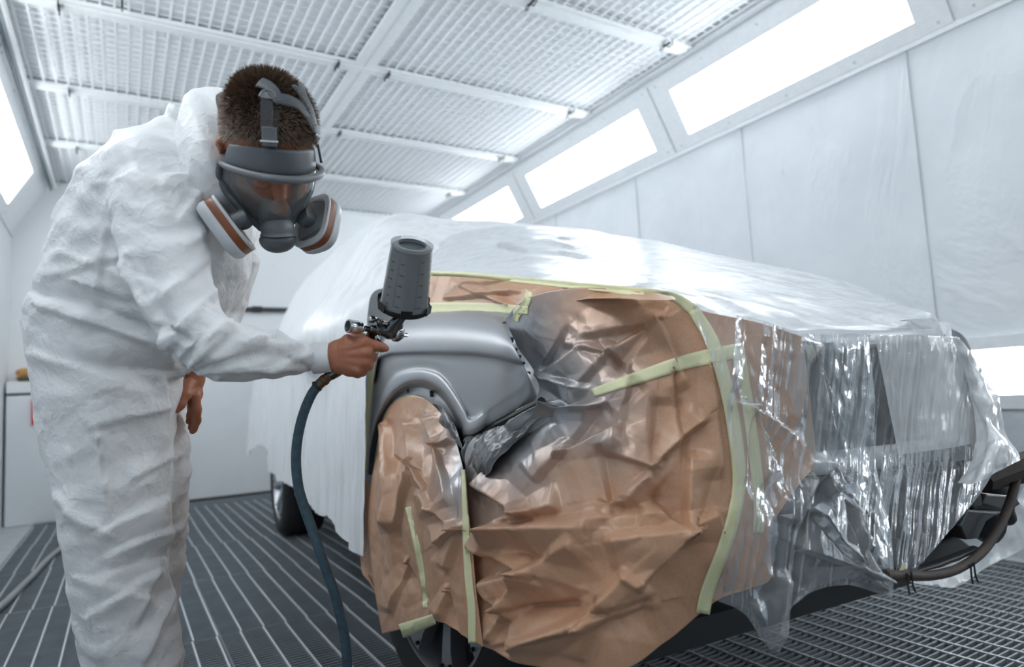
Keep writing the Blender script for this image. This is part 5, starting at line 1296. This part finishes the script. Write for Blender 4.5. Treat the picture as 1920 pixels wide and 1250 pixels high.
p, n_ = skull(502, 183, .018); q = MB(); t_ = UP-n_*(UP@n_); t_ /= np.linalg.norm(t_); b2 = np.cross(n_, t_)
pts = [p+b2*.0125*math.cos(a)+t_*.014*math.sin(a) for a in np.linspace(0, PI, 12)]; q.tube(pts, .0028, 8); q.obox(p+t_*.004, b2*.011, t_*.006, n_*.0012); q.build('strap_guide', M['rubber_lite'], RES)
# ------------------------------------------------------------------ spray gun in the right hand
GUN = empty('spray_gun', at(712, 618, 1.32), 'chrome spray gun with a grey see-through paint cup, held in the painter\'s right hand', 'spray gun')
g0, g1 = at(652, 611, 1.272), at(762, 626, 1.365); BA = (g1-g0)/np.linalg.norm(g1-g0)
def bp(t, up=0.0, sd=0.0): return g0+(g1-g0)*t+GU*up+GS*sd
CUPA = RIGHT*.025+UP*.114-FWD*.058; CUPA /= np.linalg.norm(CUPA)
GU = CUPA-BA*(CUPA@BA); GU /= np.linalg.norm(GU); GS = np.cross(BA, GU)
q = MB(); q.lathe(g0, BA, [(.0, .012), (.0095, .012), (.0105, 0), (.0130, 0), (.0138, .003), (.0138, .020), (.0125, .022), (.0125, .028), (.010, .030), (.0085, .034)], 28); ai = q.build('fluid_knob', M['chrome'], GUN)
q = MB(); q.lathe(g0+BA*.002, BA, [(.0, .0), (.0100, .0)], 20); q.build('knob_hole', M['dark'], ai)
q = MB(); q.lathe(g0+BA*.033, BA, [(.0078, 0), (.0062, .003), (.0062, .016), (.0085, .018), (.0085, .030)], 20); q.build('needle_shaft', M['gunmetal'], GUN)
b_ = Body()
b_.cone(bp(.40), bp(.78), .0095, .0125, .006).cone(bp(.62), bp(.80, .044), .0105, .0095, .006).cone(bp(.44, -.002), bp(.36, -.030), .0085, .0085, .006).cone(bp(.52, .010), bp(.44, .020, .006), .0065, .006, .005)
b_.cone(bp(.70, -.006), bp(.80, .012), .010, .012, .006).cone(bp(.70, .0), bp(.80, .040), .011, .010, .008)
V, F = b_.surface(0.0019); gb = mesh('gun_body', V, F, M['gunmetal'], GUN)
q = MB(); q.lathe(g0+(g1-g0)*.76, BA, [(.0125, 0), (.0165, .002), (.0175, .004), (.0175, .013), (.0162, .016), (.0135, .020), (.0085, .023), (.005, .0235)], 32)
ac = q.build('air_cap', M['chrome'], GUN)
q = MB()
for k in range(32):
    a = 2*PI*k/32; q.obox(g0+(g1-g0)*.76+BA*.0085+(GU*math.cos(a)+GS*math.sin(a))*.0176, BA*.0042, (GU*math.cos(a)+GS*math.sin(a))*.0009, np.cross(BA, GU*math.cos(a)+GS*math.sin(a))*.0009)
q.build('knurling', M['gunmetal'], ac, False, kind='stuff')
for sgn in (1, -1):
    q = MB(); q.tube([g0+(g1-g0)*.76+BA*.018+GS*.010*sgn, g0+(g1-g0)*.76+BA*.031+GS*.008*sgn], [.004, .0028], 8); q.build('air_horn', M['chrome'], ac)
q = MB(); q.tube([g0+(g1-g0)*.76+BA*.020, g0+(g1-g0)*.76+BA*.036], [.004, .0024], 10); q.build('nozzle', M['gunmetal'], GUN)
for (t, u, s_, r_) in ((.30, .020, -.004, .0066), (.42, .019, .004, .0058)):
    c = bp(t, u, s_); q = MB(); q.lathe(c, BA, [(0, 0), (.7*r_, 0), (r_, .002), (r_, .012), (.75*r_, .014), (.75*r_, .022)], 18)
    kn = q.build('pattern_knob', M['chrome'], GUN); q = MB()
    for k in range(14):
        a = 2*PI*k/14; d_ = GU*math.cos(a)+GS*math.sin(a); q.obox(c+BA*.007+d_*r_, BA*.004, d_*.0005, np.cross(BA, d_)*.0005)
    q.build('knurling', M['gunmetal'], kn, False, kind='stuff')
q = MB(); q.tube(spline([bp(.60, .002, -.010), bp(.55, -.016, -.010), at(716, 650, 1.312), at(709, 668, 1.310)], 14), [.0036]*10+[.0032]*4, 8); q.build('trigger', M['chrome'], GUN)
q = MB(); q.tube(spline([bp(.42, -.022), at(694, 646, 1.325), at(664, 672, 1.318), at(636, 694, 1.312), at(619, 704, 1.309)], 16), [.0105]*16, 14); q.build('handle', M['gunmetal'], GUN)
# paint cup
cb0 = bp(.80, .046)
cup_r0, cup_r1, cup_h = .0475, .0400, .138
q = MB(); q.lathe(cb0, CUPA, [(.0095, -.006), (.0105, .002), (.016, .006), (.030, .008)], 32); nk = q.build('cup_neck', M['gunmetal'], GUN)
q = MB(); q.lathe(cb0+CUPA*.008, CUPA, [(.014, 0), (.050, .002), (.0530, .006), (.0530, .013), (.0515, .0135), (.0495, .010)], 48)
for k in range(6):
    a = 2*PI*k/6+.35; d_ = frame_for(CUPA); d_ = d_[0]*math.cos(a)+d_[1]*math.sin(a); q.obox(cb0+CUPA*.021+d_*.0532, CUPA*.008, d_*.0013, np.cross(CUPA, d_)*.011)
collar = q.build('cup_collar', M['dark'], GUN, label='black locking collar of the cup')
cbase = cb0+CUPA*.012
q = MB(); q.lathe(cbase, CUPA, [(.050, .0), (.050, .008), (cup_r0, .012), (cup_r1, cup_h-.006), (cup_r1+.0012, cup_h-.005), (cup_r1+.0012, cup_h), (cup_r1-.002, cup_h+.0015), (cup_r1-.0055, cup_h-.002), (.0275, cup_h-.002)], 64)
cup = q.build('paint_cup', M['cup_clear'], GUN, label='clear hard cup with a printed scale')
q = MB(); q.lathe(cbase, CUPA, [(0, .004), (cup_r0-.0015, .004), (cup_r0-.0020, .012), (cup_r1-.0022, cup_h-.012), (cup_r1-.006, cup_h-.009), (.0285, cup_h-.009), (0, cup_h-.009)], 64); q.build('paint_liner', M['cup_paint'], cup, label='liner full of dark grey paint')
q = MB(); q.lathe(cbase, CUPA, [(cup_r1-.001, cup_h-.0075), (.0280, cup_h-.0065), (.0268, cup_h-.0005), (.0262, cup_h-.0065)], 64); q.build('cup_rim', M['rubber_lite'], cup, label='grey ring at the top of the cup')
q = MB(); toEye = (EYE-cbase)/np.linalg.norm(EYE-cbase); u_ = toEye-CUPA*(toEye@CUPA); u_ /= np.linalg.norm(u_); v_ = np.cross(CUPA, u_)
def cup_pt(a, h, out=.0004): r = cup_r0+(cup_r1-cup_r0)*(h-.012)/(cup_h-.018)+out; return cbase+CUPA*h+(u_*math.cos(a)+v_*math.sin(a))*r
for a0, n_t, L in ((-1.02, 30, .10), (-.50, 24, .11), (.42, 22, .14), (1.08, 34, .09)):
    for k in range(n_t):
        h = .020+.100*k/(n_t-1); ln = L*(1.0 if k % 5 == 0 else .55)
        P = [cup_pt(a0+da, h+dh) for dh in (-.00035, .00035) for da in (0, ln/2, ln)]
        q.add(P, [(0, 1, 4, 3), (1, 2, 5, 4)])
        if k % 5 == 0:
            for j in range(3): q.add([cup_pt(a0+ln+.04+.05*j, h-.0012), cup_pt(a0+ln+.07+.05*j, h-.0012), cup_pt(a0+ln+.07+.05*j, h+.0012), cup_pt(a0+ln+.04+.05*j, h+.0012)], [(0, 1, 2, 3)])
q.build('scale_marking', M['ink'], cup, False, kind='stuff')
# ------------------------------------------------------------------ air hose
hz = 1.31
hp_ = [at(604, 714, 1.308), at(586, 736, 1.305), at(569, 775, 1.30), at(558, 822, 1.30), at(555, 868, 1.30), at(560, 915, 1.30), at(572, 955, 1.30), at(588, 1000, 1.30), at(605, 1050, 1.30), at(623, 1100, 1.305), at(637, 1150, 1.31), at(647, 1200, 1.315), at(651, 1260, 1.32), at(650, 1380, 1.34), at(640, 1490, 1.38)]
e_ = hp_[-1]; e_ = np.array([e_[0]-.02, e_[1]-.06, .016]); hp_ += [e_, e_+np.array([.05, -.25, 0]), e_+np.array([.0, -.7, 0]), e_+np.array([-.3, -1.3, 0])]
q = MB(); q.tube(spline(hp_, 160), .0098, 16); hose = q.build('air_hose', M['hose'], None)
tag(hose, 'dark blue air hose hanging from the spray gun handle', 'hose')
q = MB(); d_ = at(600, 719, 1.307)-at(620, 702, 1.309); q.lathe(at(620, 702, 1.309), d_, [(.0085, 0), (.0098, .002), (.0098, .012), (.0112, .013), (.0112, .020), (.0098, .021), (.0105, .030)], 14); q.build('hose_fitting', M['brass'], hose, label='worn brass coupling')
q = MB(); q.lathe(at(597, 722, 1.307), d_, [(.0104, 0), (.0116, .0005), (.0116, .0055), (.0104, .006)], 20); ck = at(590, 719, 1.300); q.obox(ck, RIGHT*.004, UP*.004, FWD*.004); q.build('hose_clamp', M['dark_metal'], hose)
# ------------------------------------------------------------------ things by the back wall at the left
q = MB(); q.tube(spline([on(-60, 1185, 'Z', .018), on(0, 1138, 'Z', .018), on(55, 1085, 'Z', .018), on(105, 1035, 'Z', .018), on(180, 985, 'Z', .018), on(260, 960, 'Z', .018)], 60), .0165, 12)
o = q.build('floor_hose', M['grey_hose'], None); tag(o, 'grey hose lying across the floor grating behind the painter', 'hose')
yc = YB-0.33; zt = on(20, 716, 'Y', yc)[2]; zs = on(30, 739, 'Y', yc)[2]; x0, x1 = XL+0.02, -0.18
CAB = empty('cabinet', ((x0+x1)/2, YB-0.17, 0), 'scuffed white cabinet by the back wall behind the painter', 'cabinet')
q = MB(); q.box((x0, yc, 0.001), (x1, YB-0.02, zs-.012)); q.build('carcass', M['wall'], CAB, False, bevel=.006)
q = MB(); q.box((x0-.0, yc-.012, zs+.008), (x1+.01, YB-0.02, zt)); q.build('top_panel', M['frame_white'], CAB, False, bevel=.006)
q = MB(); q.box((x0+.01, yc+.004, zs-.012), (x1-.01, YB-.03, zs+.008)); q.build('shadow_gap', M['dark_metal'], CAB, False)
r0 = on(63, 748, 'Y', yc-.01); r1 = on(63, 796, 'Y', yc-.01)
q = MB(); q.box((r0[0]-.014, yc-.022, r1[2]), (r0[0]+.014, yc-.001, r0[2])); q.build('door_handle', M['red'], CAB, False, bevel=.004, label='red handle strip')
b_ = Body()
for k in range(12): b_.ell((x0+.06+.42*RNG.random(), yc+.10+.12*RNG.random(), zt+.03+.08*RNG.random()), np.array([.06+.05*RNG.random(), .02, .01]), np.array([-.02, .06, 0]), np.array([0, .005, .03+.02*RNG.random()]), .03)
V, F = b_.surface(.012); Nn = vert_normals(V, F); V = V+Nn*(0.012*crumple(V, 14, 3))[:, None]; V[:, 2] = np.maximum(V[:, 2], zt+.001)
rg = mesh('rag_pile', V, F, M['orange_rag']); tag(rg, 'crumpled ochre and olive rags on the white cabinet at the left edge', 'rag')
b_ = Body()
for k in range(5): b_.ell((x0+.10+.26*RNG.random(), yc+.06+.05*RNG.random(), zt+.02+.012*RNG.random()), np.array([.05, .02, .005]), np.array([-.015, .04, 0]), np.array([0, .005, .016]), .02)
V, F = b_.surface(.012); V[:, 2] = np.maximum(V[:, 2], zt+.001); mesh('olive_cloth', V, F, M['olive'], rg)
